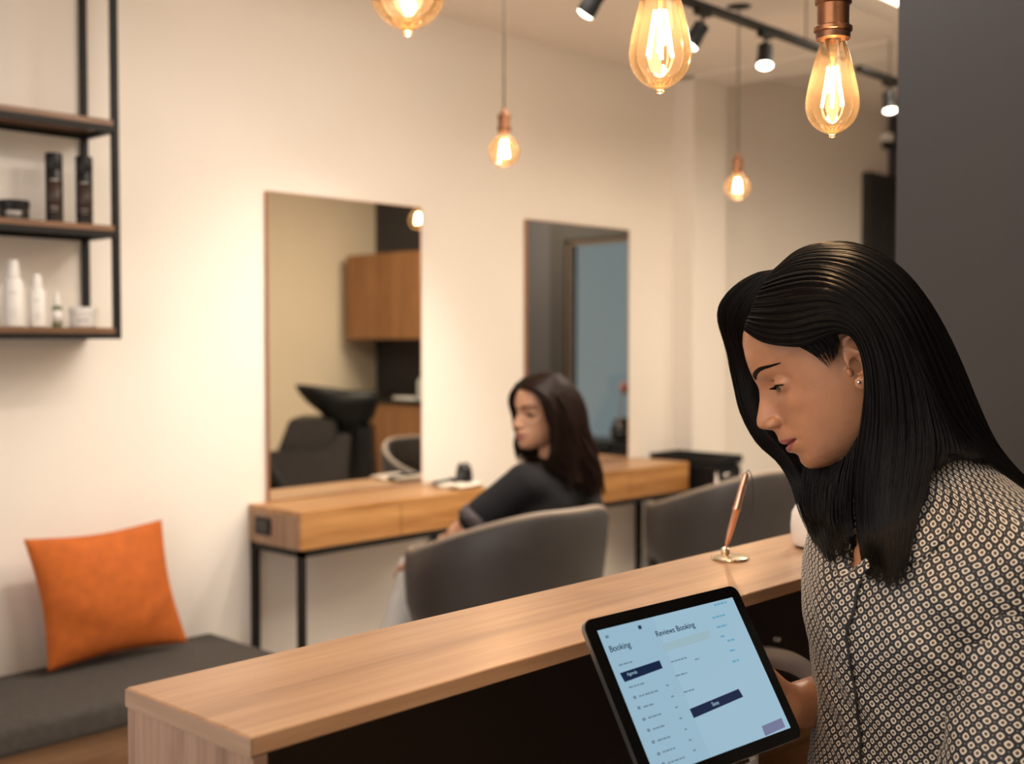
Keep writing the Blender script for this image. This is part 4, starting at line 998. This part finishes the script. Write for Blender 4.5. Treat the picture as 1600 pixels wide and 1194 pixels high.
# ------------------------------------------------------------------ the receptionist
O1 = atd(1325, 580, 1.42); v1 = ray(1325, 580); v1 /= np.linalg.norm(v1); R1 = np.cross(v1, [0, 0, 1.]); R1 /= np.linalg.norm(R1); U1 = np.cross(R1, v1)
PH = math.radians(27); yw = math.radians(3)
X1 = -R1*math.cos(PH)-U1*math.sin(PH); Z1 = -R1*math.sin(PH)+U1*math.cos(PH); Y1 = -v1
X1, Y1 = X1*math.cos(yw)+Y1*math.sin(yw), Y1*math.cos(yw)-X1*math.sin(yw)
B1 = np.stack([X1, Y1, Z1])                       # rows: local axes in world
def toloc(p): return (B1@(np.asarray(p)-O1))*1000
FH = np.array([FW[0], FW[1], 0]); FH /= np.linalg.norm(FH)
def hp(px, d, z):
    """point at image column px, forward distance d, height z"""
    q = FH*d*1.0+RT*(px-800)/F*d; return np.array([q[0], q[1], z])
fa = math.radians(25); f1 = -math.cos(fa)*RT-math.sin(fa)*FH; s1 = math.sin(fa)*RT*1.0-math.cos(fa)*FH
rec = thing('person', 'woman at right with long dark hair, patterned blouse, looking down at the tablet', 'person', tuple(hp(1450, 1.38, 0)))
TOR = [(1462, .78, .122, .165), (1460, .86, .114, .152), (1458, .94, .120, .158), (1459, 1.00, .130, .168), (1462, 1.05, .127, .176), (1468, 1.085, .116, .180), (1474, 1.112, .100, .174), (1476, 1.135, .084, .150), (1473, 1.155, .070, .116), (1467, 1.172, .061, .088), (1461, 1.187, .056, .070), (1457, 1.200, .054, .063)]
DT = 1.375
rings = []
for px, z, a, b_ in TOR:
    c = hp(px, DT, z); rings.append([*c, *(f1*a), *(s1*b_)])
nu, nv = 200, 170
V, uv, ph = loft(rings, nu, nv)
ZV = 1.058
cenl = V.mean(1, keepdims=True); out = V-cenl; out[..., 2] = 0; out /= np.linalg.norm(out, axis=2, keepdims=True)
for j in range(nv):
    for i in range(nu):
        p = V[j, i]; z = p[2]; w = nz3((uv[j, i, 0]*1.0, z*.45, 0), 17)*.0075+nz3((uv[j, i, 0]+z*.9, (z-uv[j, i, 0]*.5)*.5, 3), 30)*.0045
        w += .004*math.exp(-((ph[i]-.9)/.35)**2)*math.sin((z*1.0+ph[i]*.12)*95)*math.exp(-((z-1.02)/.09)**2)
        V[j, i] += out[j, i]*w*min(1, max(0, (1.17-z)/.05+.2))
keep = []
def vhalf(z): return np.clip((z-ZV)/(1.17-ZV), 0, 1.3)*.40
def open_(j, i):
    return V[j, i, 2] > ZV and abs(ph[i]) < vhalf(V[j, i, 2])
Qf = [q for q in gridfaces(nu, nv) if not all(open_(*divmod(k, nu)) for k in q)]
fab = print_fabric('ring_print_fabric')
bl = npmesh('blouse', V.reshape(-1, 3), np.array(Qf), True, uv.reshape(-1, 2))
blo = obj('blouse', bl, fab, rec)
md = blo.modifiers.new('thick', 'SOLIDIFY'); md.thickness = .0015; md.offset = 1
# placket and collar follow the blouse surface
zr = spline(np.array(rings), nv)[:, 2]
def surf(phi, zt, lift):
    fi = np.clip((phi+PI)/(2*PI)*(nu-1), 0, nu-1.001); i = int(fi); a = fi-i; fj = np.interp(zt, zr, np.arange(nv)); j = min(int(fj), nv-2); b_ = fj-j
    def bl_(A_): return (A_[j, i]*(1-a)+A_[j, i+1]*a)*(1-b_)+(A_[j+1, i]*(1-a)+A_[j+1, i+1]*a)*b_
    return bl_(V)+bl_(out)*lift, bl_(uv)
def strip(name, cols, mat, parent):
    """cols: rows of (phi, z, lift) across the strip"""
    Vs, UVs = [], []
    for row in cols:
        for c in row: p, t_ = surf(*c); Vs.append([p[0], p[1], c[1]]); UVs.append((t_[0]*1.0+.0031, t_[1]+.002))
    me = npmesh(name, Vs, gridfaces(len(cols[0]), len(cols)), True, np.array(UVs)); o = obj(name, me, mat, parent); m_ = o.modifiers.new('t', 'SOLIDIFY'); m_.thickness = .0018; m_.offset = 0; return o
zs = np.linspace(.80, ZV+.006, 70)
strip('placket', [[(.16*q-.06+.012*math.sin(z*55)+.01*math.sin(z*130), z, .0042 if q < .9 else .0015) for q in np.linspace(0, 1, 9)] for z in zs], fab, blo)
strip('placket_shadow', [[(.100+.012*math.sin(z*55)+.01*math.sin(z*130)+.008*q, z, .0052) for q in (-1, 0, 1)] for z in zs], plain('placket_shade', (.010, .009, .011), .7), blo)  # dark strip drawn in for the shadow line along the placket's edge
for sg in (1, -1):
    zc = np.linspace(ZV, 1.182, 40)
    strip('collar', [[(sg*(vhalf(z)-.03+(.30*min(1, (z-ZV)/.06+.12))*q*(1 if z < 1.165 else .9)), z-.016*q*min(1, (z-ZV)/.05), .0045+.004*math.sin(PI*min(1, q*1.1))) for q in np.linspace(0, 1, 8)] for z in zc], fab, blo)
# sleeves
def sleeve(name, pts, ra, seed, rest, squash=.92):
    P = np.array(pts, float); rr = np.array(ra); C_ = spline(P, 60); Rr = spline(rr[:, None], 60)[:, 0]; T = np.gradient(C_, axis=0); T /= np.linalg.norm(T, axis=1)[:, None]
    a = f1.copy(); rg = []
    for c, t_, r_ in zip(C_, T, Rr):
        a = a-t_*(a@t_); a /= np.linalg.norm(a); b2 = np.cross(t_, a); rg.append([*c, *(a*r_), *(b2*r_*squash)])
    n1, n2 = 110, 130; Vs, uvs, p_ = loft(rg, n1, n2)
    R_ = spline(np.array(rg), n2)
    for j in range(n2):
        for i in range(n1):
            o_ = Vs[j, i]-R_[j, :3]; o_ /= np.linalg.norm(o_)+1e-9; t_ = uvs[j, i, 1]
            Vs[j, i] += o_*(.0085*nz3((uvs[j, i, 0]*.7, t_*.5, seed), 15)+.0035*nz3((uvs[j, i, 0]*1.3+t_*.8, t_*.3, seed+5), 30))
    me = npmesh(name, Vs.reshape(-1, 3), gridfaces(n1, n2), True, uvs.reshape(-1, 2)*.92); o = obj(name, me, fab, rest); m_ = o.modifiers.new('t', 'SOLIDIFY'); m_.thickness = .0015; m_.offset = 1; return o
shL = hp(1478, DT, 1.11)+s1*.145
nearE = hp(1560, 1.17, .84)
sleeve('sleeve', [hp(1484, DT, 1.118)+s1*.06, hp(1484, DT, 1.100)+s1*.105, hp(1484, DT, 1.068)+s1*.132, hp(1594, 1.262, 1.02), hp(1598, 1.25, .95), hp(1594, 1.235, .88), hp(1586, 1.215, .79), hp(1530, 1.18, .72), hp(1440, 1.13, .70), hp(1380, 1.12, .70)],
       [.034, .050, .062, .074, .080, .079, .076, .068, .056, .046], 2, blo, .90)
farS = hp(1478, DT, 1.085)-s1*.118
sleeve('sleeve', [hp(1470, DT, 1.12)-s1*.08, farS, hp(1420, 1.53, 1.0), hp(1370, 1.53, .92), hp(1318, 1.50, .888)], [.035, .050, .052, .048, .044], 9, blo)
# skin: head, neck, chest and arms as one mesh
nk0 = (-34, 0, -25); nk1 = toloc(hp(1456, DT+.01, 1.175)); nk2 = toloc(hp(1466, DT, 1.09))
def f_head(G):
    X, Y, Z = G; f = head_field(X, Y, Z)
    n_ = caps(G, nk0, nk1, 48, 47); n_ = sm(n_, caps(G, nk1, nk2, 47, 56), 20); return sm(f, n_, 10)
Vh, Qh = surfnet(f_head, (-150, -98, -215), (132, 98, 134), 1.6); Vh = relax(Vh, Qh, 2, .4)
lip = lipmask(Vh); Vh = O1+(Vh*.001)@B1
jmax = int(np.searchsorted(spline(np.array(rings), nv)[:, 2], 1.150)); c_ = cenl[:jmax]
Vin = c_+(V[:jmax]-c_)*np.array([.955, .955, 1]); Vin = Vin.reshape(-1, 3); Qin = gridfaces(nu, jmax)
wr = atd(1232, 1104, 1.425); el_ = hp(1335, 1.50, .872)
def f_arm(G):
    a = caps(G, el_, wr, .040, .0255); a = sm(a, caps(G, hp(1400, 1.53, .95), el_, .045, .040), .02)
    d_ = atd(1176, 1066, 1.385)-wr; return sm(a, hand_field(G, wr, d_, -FW*.8+np.array([0, 0, .1]), -UP, (.12, .15, .15, .2), .2, .92), .012)
lo = np.minimum(wr, hp(1400, 1.53, .9))-.16; hi = np.maximum(wr, hp(1400, 1.53, .98))+.14
Va, Qa = surfnet(f_arm, lo, hi, .003); Va = relax(Va, Qa, 1)
wn = hp(1365, 1.115, .70)
def f_arm2(G):
    a = caps(G, hp(1500, 1.15, .70), wn, .036, .025); return sm(a, hand_field(G, wn, -RT+FH*.25+np.array([0, 0, -.35]), np.array([0, 0, -1.]), FH, (.35, .4, .45, .5), .4, .92), .012)
Vb, Qb = surfnet(f_arm2, np.minimum(hp(1500, 1.15, .68), hp(1150, 1.1, .60))-.12, np.maximum(hp(1500, 1.15, .74), hp(1150, 1.1, .74))+.12, .003)
Vn, Qn = joinVQ([(Vh, Qh), (Vin, Qin), (Va, Qa), (Vb, Qb)])
skin1 = skinmat('warm_brown_skin', (.40, .190, .105), (.27, .075, .070))
me = npmesh('body', Vn, Qn); at = me.attributes.new('lip', 'FLOAT', 'POINT'); lv = np.zeros(len(me.vertices), np.float32); lv[:len(lip)] = lip; at.data.foreach_set('value', lv)
body1 = obj('body', me, skin1, rec)
eyeballs(O1, B1, 1, rec, (-20, 12))
def L2W(p): return O1+(np.asarray(p, float)*.001)@B1
# brows, lashes: hairs set on the skin
from mathutils.bvhtree import BVHTree
bvh = BVHTree.FromPolygons([Vector(v) for v in (Vh-O1)@B1.T*1000], [tuple(q) for q in Qh])
def onskin(y, z, lift=.3):
    h = bvh.ray_cast(Vector((160, y, z)), Vector((-1, 0, 0)), 200)[0]
    return (h.x+lift if h else 80, y, z)
dk = hairmat('brow_hair', (.008, .006, .005), .6)
for sg, cnt in ((1, 900), (-1, 400)):
    r = np.random.default_rng(5); P = []
    for _ in range(cnt):
        t_ = r.random(); y = 11+39*t_; zc = 41.0+6.5*math.sin(min(1, t_*1.15)*PI*.62)-7.5*max(0, t_-.55)**1.2; wdt = 4.3*(1-t_*.70)*(1 if t_ > .08 else .75)
        z = zc+r.uniform(-1, 1)*wdt; dy = 5.5; dz = (2.8-4.5*t_)+(-(z-zc))*.5
        q = [L2W(np.array(onskin(sg*(y+dy*k/3), z+dz*k/3, .25+.5*math.sin(k/3*PI)))) for k in range(4)]; P.append(q)
    Vs, Qs = strands(np.array(P), .00021); obj('eyebrow', npmesh('eyebrow', Vs, Qs), dk, rec)
    P = []
    for _ in range(260):
        azd = r.uniform(-45, 80); hw = 23*(1-(azd/84 if azd > 0 else azd/58)**2); el0 = (-15+azd*.10)+hw*.97
        a, e_ = math.radians(azd), math.radians(el0); base_ = np.array(EYE)+13.3*np.array([math.cos(e_)*math.cos(a), math.cos(e_)*math.sin(a), math.sin(e_)])
        l = r.uniform(5.5, 8.5)*(1-.35*abs(azd)/80); dr_ = np.array([math.cos(a), math.sin(a)*1.2, -.55]); q = []
        for k in range(6):
            s_ = k/5; p = base_+dr_*l*s_+np.array([0, 0, 1.])*l*.55*s_**2; q.append(L2W(p*np.array([1, sg, 1])))
        P.append(q)
    V1_, Q1_ = strands(np.array(P), .00022)
    # dark lash line along the upper lid
    ll = []
    for azd in np.linspace(-52, 82, 34):
        hw = 23*(1-(azd/84 if azd > 0 else azd/58)**2); el0 = (-15+azd*.10)+hw; a, e_ = math.radians(azd), math.radians(el0)
        ll.append(L2W((np.array(EYE)+13.45*np.array([math.cos(e_)*math.cos(a), math.cos(e_)*math.sin(a), math.sin(e_)]))*np.array([1, sg, 1])))
    V2_, Q2_ = strands(np.array([ll]), .0011, False)
    Vs, Qs = joinVQ([(V1_, Q1_), (V2_, Q2_)]); obj('eyelashes', npmesh('eyelashes', Vs, Qs), dk, rec)
er = bvh.ray_cast(Vector((-1, 130, -16.5)), Vector((0, -1, 0)), 200)[0]
ep = L2W((er.x, er.y+1.4, er.z) if er else (0, 76, -16.5))
bm = bmesh.new(); bmesh.ops.create_uvsphere(bm, u_segments=16, v_segments=10, radius=.0024); bmesh.ops.translate(bm, verts=bm.verts[:], vec=Vector(ep)); obj('earring', bm, plain('silver_stud', (.85, .83, .80), .12, .9), rec, True)
# hair
DRAPE.append(BVHTree.FromPolygons([Vector(v) for v in V.reshape(-1, 3)], [tuple(q) for q in Qf]))
for o_ in blo.children:
    if o_.name.startswith('sleeve'): DRAPE.append(BVHTree.FromPolygons([v.co+rootloc(blo) for v in o_.data.vertices], [tuple(q.vertices) for q in o_.data.polygons]))
HM = hairmat('black_hair', (.0042, .0032, .0032), .40)
cen = O1+Z1*.01-X1*.02
GA = [[(1165, 517, 12), (1192, 534, 36), (1225, 541, 56), (1260, 541, 70), (1292, 528, 79), (1320, 521, 86), (1341, 545, 88), (1350, 595, 87), (1346, 650, 83), (1338, 705, 78), (1334, 765, 74), (1340, 835, 68), (1350, 900, 62)],
      [(1172, 500, 10), (1205, 505, 38), (1245, 505, 62), (1290, 495, 80), (1330, 505, 91), (1356, 545, 93), (1366, 605, 92), (1366, 670, 89), (1360, 735, 87), (1358, 800, 85), (1364, 850, 84), (1372, 912, 82)],
      [(1184, 468, 6), (1220, 462, 36), (1265, 455, 64), (1310, 462, 86), (1355, 495, 96), (1384, 555, 98), (1396, 625, 98), (1398, 690, 98), (1394, 750, 104), (1390, 810, 110), (1392, 860, 112), (1396, 918, 112)],
      [(1200, 440, 2), (1245, 425, 32), (1295, 425, 62), (1350, 450, 86), (1395, 500, 97), (1425, 565, 101), (1444, 630, 104), (1456, 690, 112), (1450, 745, 122), (1434, 800, 128), (1424, 850, 128), (1412, 905, 126)]]
GB = [[(1200, 438, 0), (1245, 424, 30), (1295, 424, 60), (1350, 448, 84), (1395, 500, 95), (1425, 565, 98), (1450, 625, 96), (1480, 668, 92), (1520, 705, 84), (1570, 742, 74), (1630, 790, 60)],
      [(1208, 430, -2), (1250, 405, 16), (1300, 400, 38), (1355, 412, 60), (1408, 455, 70), (1445, 520, 74), (1478, 590, 72), (1508, 650, 66), (1545, 698, 56), (1590, 742, 44), (1640, 790, 30)],
      [(1212, 425, -6), (1250, 396, -4), (1295, 387, 5), (1345, 393, 12), (1400, 425, 15), (1445, 480, 15), (1487, 555, 14), (1520, 625, 10), (1552, 686, 4), (1590, 734, -5), (1640, 780, -10)],
      [(1212, 428, -10), (1250, 400, -25), (1295, 391, -40), (1345, 400, -55), (1398, 435, -65), (1440, 495, -65), (1478, 570, -60), (1508, 640, -50), (1540, 700, -40), (1580, 745, -30), (1630, 790, -25)],
      [(1212, 432, -12), (1245, 415, -48), (1280, 430, -78), (1320, 470, -90), (1360, 540, -92), (1390, 620, -88), (1410, 690, -74), (1430, 740, -55), (1455, 785, -38), (1490, 830, -30), (1520, 860, -25)]]
GC = [[(1212, 424, -6), (1186, 430, -20), (1156, 448, -38), (1133, 475, -54), (1129, 502, -64), (1140, 540, -72), (1150, 590, -78), (1161, 640, -80), (1186, 688, -78), (1217, 718, -74), (1236, 752, -70), (1250, 800, -66), (1272, 848, -62)],
      [(1212, 426, -2), (1194, 437, -10), (1168, 462, -24), (1150, 497, -40), (1152, 530, -54), (1164, 580, -64), (1175, 630, -69), (1196, 677, -68), (1226, 712, -64), (1252, 755, -60), (1270, 810, -56), (1290, 874, -54)],
      [(1209, 430, 2), (1194, 450, -4), (1178, 482, -13), (1169, 510, -26), (1178, 556, -44), (1196, 610, -62), (1222, 668, -70), (1254, 722, -66), (1276, 775, -58), (1290, 828, -54), (1302, 878, -50)]]
GD = [[(1258, 722, -54), (1258, 755, -50), (1262, 800, -44), (1278, 840, -40), (1292, 878, -36)], [(1290, 728, -20), (1282, 770, -16), (1284, 815, -8), (1294, 848, -4), (1306, 880, -2)],
      [(1322, 712, 36), (1312, 750, 38), (1306, 795, 40), (1312, 835, 42), (1324, 876, 42)], [(1342, 680, 72), (1336, 730, 70), (1332, 785, 66), (1334, 830, 62), (1346, 884, 60)]]
GE = [[(1215, 520, 40), (1240, 536, 60), (1262, 548, 70), (1280, 560, 75), (1296, 577, 78)], [(1245, 505, 62), (1270, 520, 74), (1290, 535, 78), (1300, 552, 79), (1303, 566, 79)], [(1280, 495, 79), (1298, 510, 83), (1308, 524, 83), (1311, 540, 82), (1309, 556, 81)]]
GH = [[(1350, 450, 84), (1395, 500, 95), (1425, 565, 100), (1446, 620, 103), (1460, 668, 108), (1464, 705, 116), (1452, 745, 122)],
      [(1372, 465, 82), (1412, 525, 95), (1438, 582, 99), (1462, 632, 101), (1484, 676, 104), (1494, 706, 110), (1490, 722, 116)],
      [(1395, 490, 88), (1432, 550, 94), (1456, 606, 95), (1482, 652, 95), (1508, 688, 94), (1530, 712, 92), (1548, 728, 92)]]
GF = [[(1190, 455, 4), (1176, 480, 0), (1167, 500, 2), (1162, 518, 6)], [(1215, 430, 6), (1225, 455, 36), (1235, 490, 56), (1235, 520, 58)]]
parts = []
parts += hairsheet(GA, 1.42, 6000, .00033, cen, .006, .8, 44, seed=1, lenv=.26, cutf=.84)
parts += hairsheet(GB, 1.42, 4200, .00034, cen, .005, .5, 40, seed=2, lenv=.10)
parts += hairsheet(GH, 1.42, 1500, .00034, cen, .005, .5, 30, seed=9, lenv=.10)
parts += hairsheet(GC, 1.42, 1900, .00030, cen+Y1*.05, .006, 1.2, 40, seed=3, lenv=.3, inset=.002, cutf=.78)
parts += hairsheet(GD, 1.42, 900, .00034, cen-Z1*.1, .004, .7, 24, seed=4, lenv=.35, inset=.002, cutf=.75)
parts += hairsheet(GE, 1.42, 420, .00028, cen, .002, .6, 16, seed=5, lenv=.5, inset=.0035, cutf=.72)
# loose flyaways
for sg_, G_, c_, sd in ((1, GB, 90, 11), (1, GC, 60, 12), (1, GA, 70, 13)):
    pp = hairsheet(G_, 1.42, c_, .00014, cen, .007, 1.6, 40, seed=sd, lenv=.5); parts += pp[:1]
Vs, Qs = joinVQ(parts); obj('hair', npmesh('hair', Vs, Qs), HM, rec)
# trousers and shoes below the counter line
def legs(name, hip, knees, feet, mat, parent, r0=.095, h=.008, top=None):
    def f(G):
        a = None
        for hp_, k, q in zip(hip, knees, feet):
            c = sm(caps(G, hp_, k, r0, .062), caps(G, k, q, .062, .045), .03); a = c if a is None else sm(a, c, .03)
        if top is not None: a = sm(a, caps(G, hip[0], hip[1], r0*1.05, r0*1.05), .04); a = sm(a, caps(G, (np.array(hip[0])+hip[1])/2, top, .11, .10), .05)
        return a
    pts = np.array(list(hip)+list(knees)+list(feet)+([top] if top is not None else [])); V_, Q_ = surfnet(f, pts.min(0)-.16, pts.max(0)+.16, h); return obj(name, npmesh(name, relax(V_, Q_, 1), Q_), mat, parent)
cb = hp(1452, 1.40, 0)+np.array([.13, .05, 0])
hips = [cb+s1*.085+np.array([0, 0, .76]), cb-s1*.085+np.array([0, 0, .76])]
kn = [cb+s1*.09+f1*.03+np.array([0, 0, .44]), cb-s1*.09+f1*.01+np.array([0, 0, .44])]
ft = [cb+s1*.09-f1*.02+np.array([0, 0, .11]), cb-s1*.09-f1*.03+np.array([0, 0, .11])]
legs('trousers', hips, kn, ft, plain('dark_trousers', (.016, .016, .02), .8), rec, top=cb+np.array([0, 0, .84]))
for f_ in ft:
    P = np.array(f_); V_, Q_ = surfnet(lambda G: np.maximum(sm(caps(G, P+np.array([0, 0, -.03]), P+np.array([0, 0, -.068]), .043, .041), caps(G, P+np.array([0, 0, -.073]), P+f1*.13+np.array([0, 0, -.078]), .040, .032), .03), .001-G[2]), P-.2, P+.2, .006)
    obj('shoe', npmesh('shoe', V_, Q_), M['black'], rec)

# ------------------------------------------------------------------ the seated customer
d2_ = 3.60; O2 = atd(851, 656, d2_); v2 = ray(850, 652); v2 /= np.linalg.norm(v2); R2 = np.cross(v2, [0, 0, 1.]); R2 /= np.linalg.norm(R2); U2 = np.cross(R2, v2)
ya = math.radians(37); X2 = -R2*math.cos(ya)-v2*math.sin(ya)-U2*.04; X2 /= np.linalg.norm(X2); Z2 = U2-X2*(U2@X2)+R2*.03; Z2 -= X2*(Z2@X2); Z2 /= np.linalg.norm(Z2); Y2 = np.cross(Z2, X2); B2 = np.stack([X2, Y2, Z2])
cus = thing('person', 'seated woman in dark shirt and pale trousers, long wavy hair, head turned left', 'person', (-2.42, 2.58, .0))
sk2 = skinmat('light_tan_skin', (.52, .27, .165), (.38, .12, .10))
def A(px, py, d): return atd(px, py, d)
def t2(p): return (B2@(np.asarray(p)-O2))/.00095
nb = A(868, 742, 3.63)
def f_h2(G): 
    f = head_field(*G); return sm(f, caps(G, (-30, 0, -25), t2(nb), 48, 50), 10)
Vh, Qh = surfnet(f_h2, (-130, -98, -190), (132, 98, 134), 2.4); Vh = relax(Vh, Qh, 1, .4); lip2 = lipmask(Vh); Vh = O2+(Vh*.00095)@B2
eb = A(722, 838, 3.52); wr2 = A(668, 872, 3.66); hd = A(640, 880, 3.74)
def f_a2(G):
    a = caps(G, eb, wr2, .040, .026); a = sm(a, caps(G, A(748, 808, 3.50), eb, .040, .041), .02); a = sm(a, caps(G, A(748, 808, 3.50), A(815, 756, 3.50), .036, .038), .02); a = sm(a, caps(G, A(815, 756, 3.50), A(862, 748, 3.62), .038, .040), .02); return sm(a, hand_field(G, wr2, hd-wr2, np.array([0, 0, -1.]), -RT-FH, (.3, .35, .4, .45), .3, .92), .012)
Va, Qa = surfnet(f_a2, np.minimum(eb, hd)-.18, np.maximum(np.maximum(eb, hd), A(862, 748, 3.62))+.12, .005)
sL, sR = A(812, 756, 3.49), A(908, 762, 3.76)
ebr = A(885, 850, 3.92); wrr = A(790, 855, 3.95)
def f_a3(G):
    a = sm(caps(G, ebr, wrr, .038, .025), caps(G, ebr, sR, .036, .038), .02); a = sm(a, caps(G, sR, nb, .036, .036), .02); return sm(a, hand_field(G, wrr, -RT*.8+FH*.2-np.array([0, 0, .25]), np.array([0, 0, -1.]), FH, (.3, .35, .4, .45), .3, .9), .012)
Vc, Qc = surfnet(f_a3, np.minimum(np.minimum(ebr, wrr), nb)-.2, np.maximum(np.maximum(ebr, wrr), sR)+.14, .006)
Vn, Qn = joinVQ([(Vh, Qh), (Va, Qa), (Vc, Qc)]); me = npmesh('body', Vn, Qn); at = me.attributes.new('lip', 'FLOAT', 'POINT'); lv = np.zeros(len(me.vertices), np.float32); lv[:len(lip2)] = lip2; at.data.foreach_set('value', lv); obj('body', me, sk2, cus)
eyeballs(O2, B2, .95, cus, (-8, 10))
r = np.random.default_rng(8); bv2 = BVHTree.FromPolygons([Vector(v) for v in (Vh-O2)@B2.T/.00095], [tuple(q) for q in Qh])
for sg in (1, -1):
    P = []
    for _ in range(320):
        t_ = r.random(); y = 11+39*t_; zc = 41.0+6.5*math.sin(min(1, t_*1.15)*PI*.62)-7.5*max(0, t_-.55)**1.2; z = zc+r.uniform(-1, 1)*3.2*(1-t_*.7); q = []
        for k in range(3):
            h_ = bv2.ray_cast(Vector((160, sg*(y+2.5*k), z)), Vector((-1, 0, 0)), 200)[0]; q.append(O2+(np.array((h_.x+.6 if h_ else 90, sg*(y+2.5*k), z))*.00095)@B2)
        P.append(q)
    Vs, Qs = strands(np.array(P), .0008); obj('eyebrow', npmesh('eyebrow', Vs, Qs), dk, cus)
    ll = []
    for azd in np.linspace(-52, 82, 24):
        hw = 23*(1-(azd/84 if azd > 0 else azd/58)**2); el0 = (-15+azd*.10)+hw; a, e_ = math.radians(azd), math.radians(el0)
        ll.append(O2+((np.array(EYE)+14*np.array([math.cos(e_)*math.cos(a), math.cos(e_)*math.sin(a), math.sin(e_)]))*np.array([1, sg, 1])*.00095)@B2)
    Vs, Qs = strands(np.array([ll]), .0028, False); obj('eyelashes', npmesh('eyelashes', Vs, Qs), dk, cus)
hipc = np.array([-2.40, 2.60, .60]); chest = A(872, 790, 3.66)
sax = (sR-sL)/np.linalg.norm(sR-sL)
def f_sh(G):
    f = caps(G, sL+sax*.05, sR-sax*.05, .056, .056)
    for o_ in (-.08, .08): f = sm(f, caps(G, chest+sax*o_, hipc+sax*o_*.9, .098, .10), .05)
    f = sm(f, caps(G, nb+np.array([0, 0, -.045]), nb+np.array([0, 0, -.005]), .065, .052), .04)
    f = sm(f, caps(G, sL+sax*.02, A(744, 812, 3.50), .060, .052), .03)
    f = sm(f, caps(G, sR-sax*.02, ebr, .060, .046), .03)
    # open ends of collar and cuff
    return f
V_, Q_ = surfnet(f_sh, np.array([-2.85, 2.15, .45]), np.array([-1.95, 3.15, 1.12]), .006); V_ = relax(V_, Q_, 1)
for i in range(len(V_)): V_[i] += .004*np.array([nz3(V_[i], 14), nz3(V_[i]+5, 14), 0])
V_sh, Q_sh = V_.copy(), Q_.copy(); obj('shirt', npmesh('shirt', V_, Q_), plain('charcoal_cotton', (.0045, .004, .0065), .9, noise=.15, nscale=20), cus)
cf0, cf1 = A(750, 806, 3.50), A(737, 820, 3.50)
obj('sleeve_cuff', tube([cf0, (cf0+cf1)/2, cf1], [.0545, .0565, .0555], 28), print_fabric('cuff_print', .018) if 0 else plain('patterned_cuff', (.07, .055, .06), .8, noise=.8, nscale=120), cus, True)
k1 = A(655, 893, 3.76); k2 = np.array([-2.86, 2.72, .50])
legs('trousers', [np.array([-2.46, 2.48, .585]), np.array([-2.42, 2.66, .585])], [k1, k2], [np.array([-2.80, 2.30, .12]), np.array([-2.80, 2.72, .12])], plain('pale_denim', (.56, .55, .55), .85, bump=.3, bscale=300), cus, .085, .007)
for p_ in (np.array([-2.80, 2.30, .085]), np.array([-2.80, 2.72, .085])):
    V_, Q_ = surfnet(lambda G: np.maximum(caps(G, p_+np.array([.02, 0, -.04]), p_+np.array([-.14, 0, -.05]), .040, .032), .002-G[2]), p_-.22, p_+.15, .006); obj('shoe', npmesh('shoe', V_, Q_), M['white'], cus)
HM2 = hairmat('dark_brown_hair', (.020, .010, .007), .4); c2_ = O2-X2*.02
H1 = [[(91, 6, 99), (84, 42, 93), (68, 68, 64), (55, 81, 25), (50, 86, -20), (54, 86, -70), (58, 82, -115), (52, 76, -155)],
      [(80, 5, 112), (66, 47, 109), (43, 80, 75), (24, 90, 20), (15, 94, -40), (12, 97, -100), (8, 95, -170), (5, 92, -215)],
      [(50, 4, 133), (33, 52, 124), (3, 87, 80), (-22, 97, 20), (-32, 102, -50), (-32, 106, -120), (-30, 100, -190), (-28, 92, -240)],
      [(10, 2, 144), (-17, 47, 130), (-58, 78, 80), (-80, 85, 10), (-86, 90, -60), (-84, 92, -130), (-72, 82, -200), (-62, 72, -252)],
      [(-20, 0, 144), (-62, 15, 122), (-101, 25, 60), (-118, 22, -10), (-120, 22, -80), (-116, 22, -150), (-102, 20, -215), (-92, 15, -255)],
      [(10, -2, 144), (-17, -47, 130), (-58, -78, 80), (-80, -82, 10), (-84, -80, -60), (-78, -78, -130), (-66, -64, -200), (-60, -55, -230)],
      [(50, -4, 133), (33, -52, 124), (3, -87, 80), (-22, -93, 20), (-26, -90, -50), (-25, -86, -110), (-20, -80, -150), (-18, -76, -180)],
      [(80, -5, 112), (68, -46, 109), (46, -80, 75), (27, -86, 20), (21, -86, -40), (22, -83, -90), (25, -80, -120), (27, -78, -150)],
      [(91, -6, 99), (87, -36, 93), (76, -62, 62), (62, -76, 25), (54, -79, -20), (51, -77, -60), (56, -72, -95), (64, -62, -125)]]
DRAPE.clear(); DRAPE.append(BVHTree.FromPolygons([Vector(v) for v in V_sh], [tuple(q) for q in Q_sh]))
parts = hairsheet(H1, d2_, 3200, .0009, c2_, .014, 1.8, 34, seed=21, lenv=.15, curl=.020, loc=lambda q: O2+((q-np.stack([np.clip(-q[:, 2]-25, 0, 400)*(.12 if q[0, 0] > 70 else .42), q[:, 0]*0, q[:, 0]*0], 1))*.00095)@B2)
Vs, Qs = joinVQ(parts); obj('hair', npmesh('hair', Vs, Qs), HM2, cus)
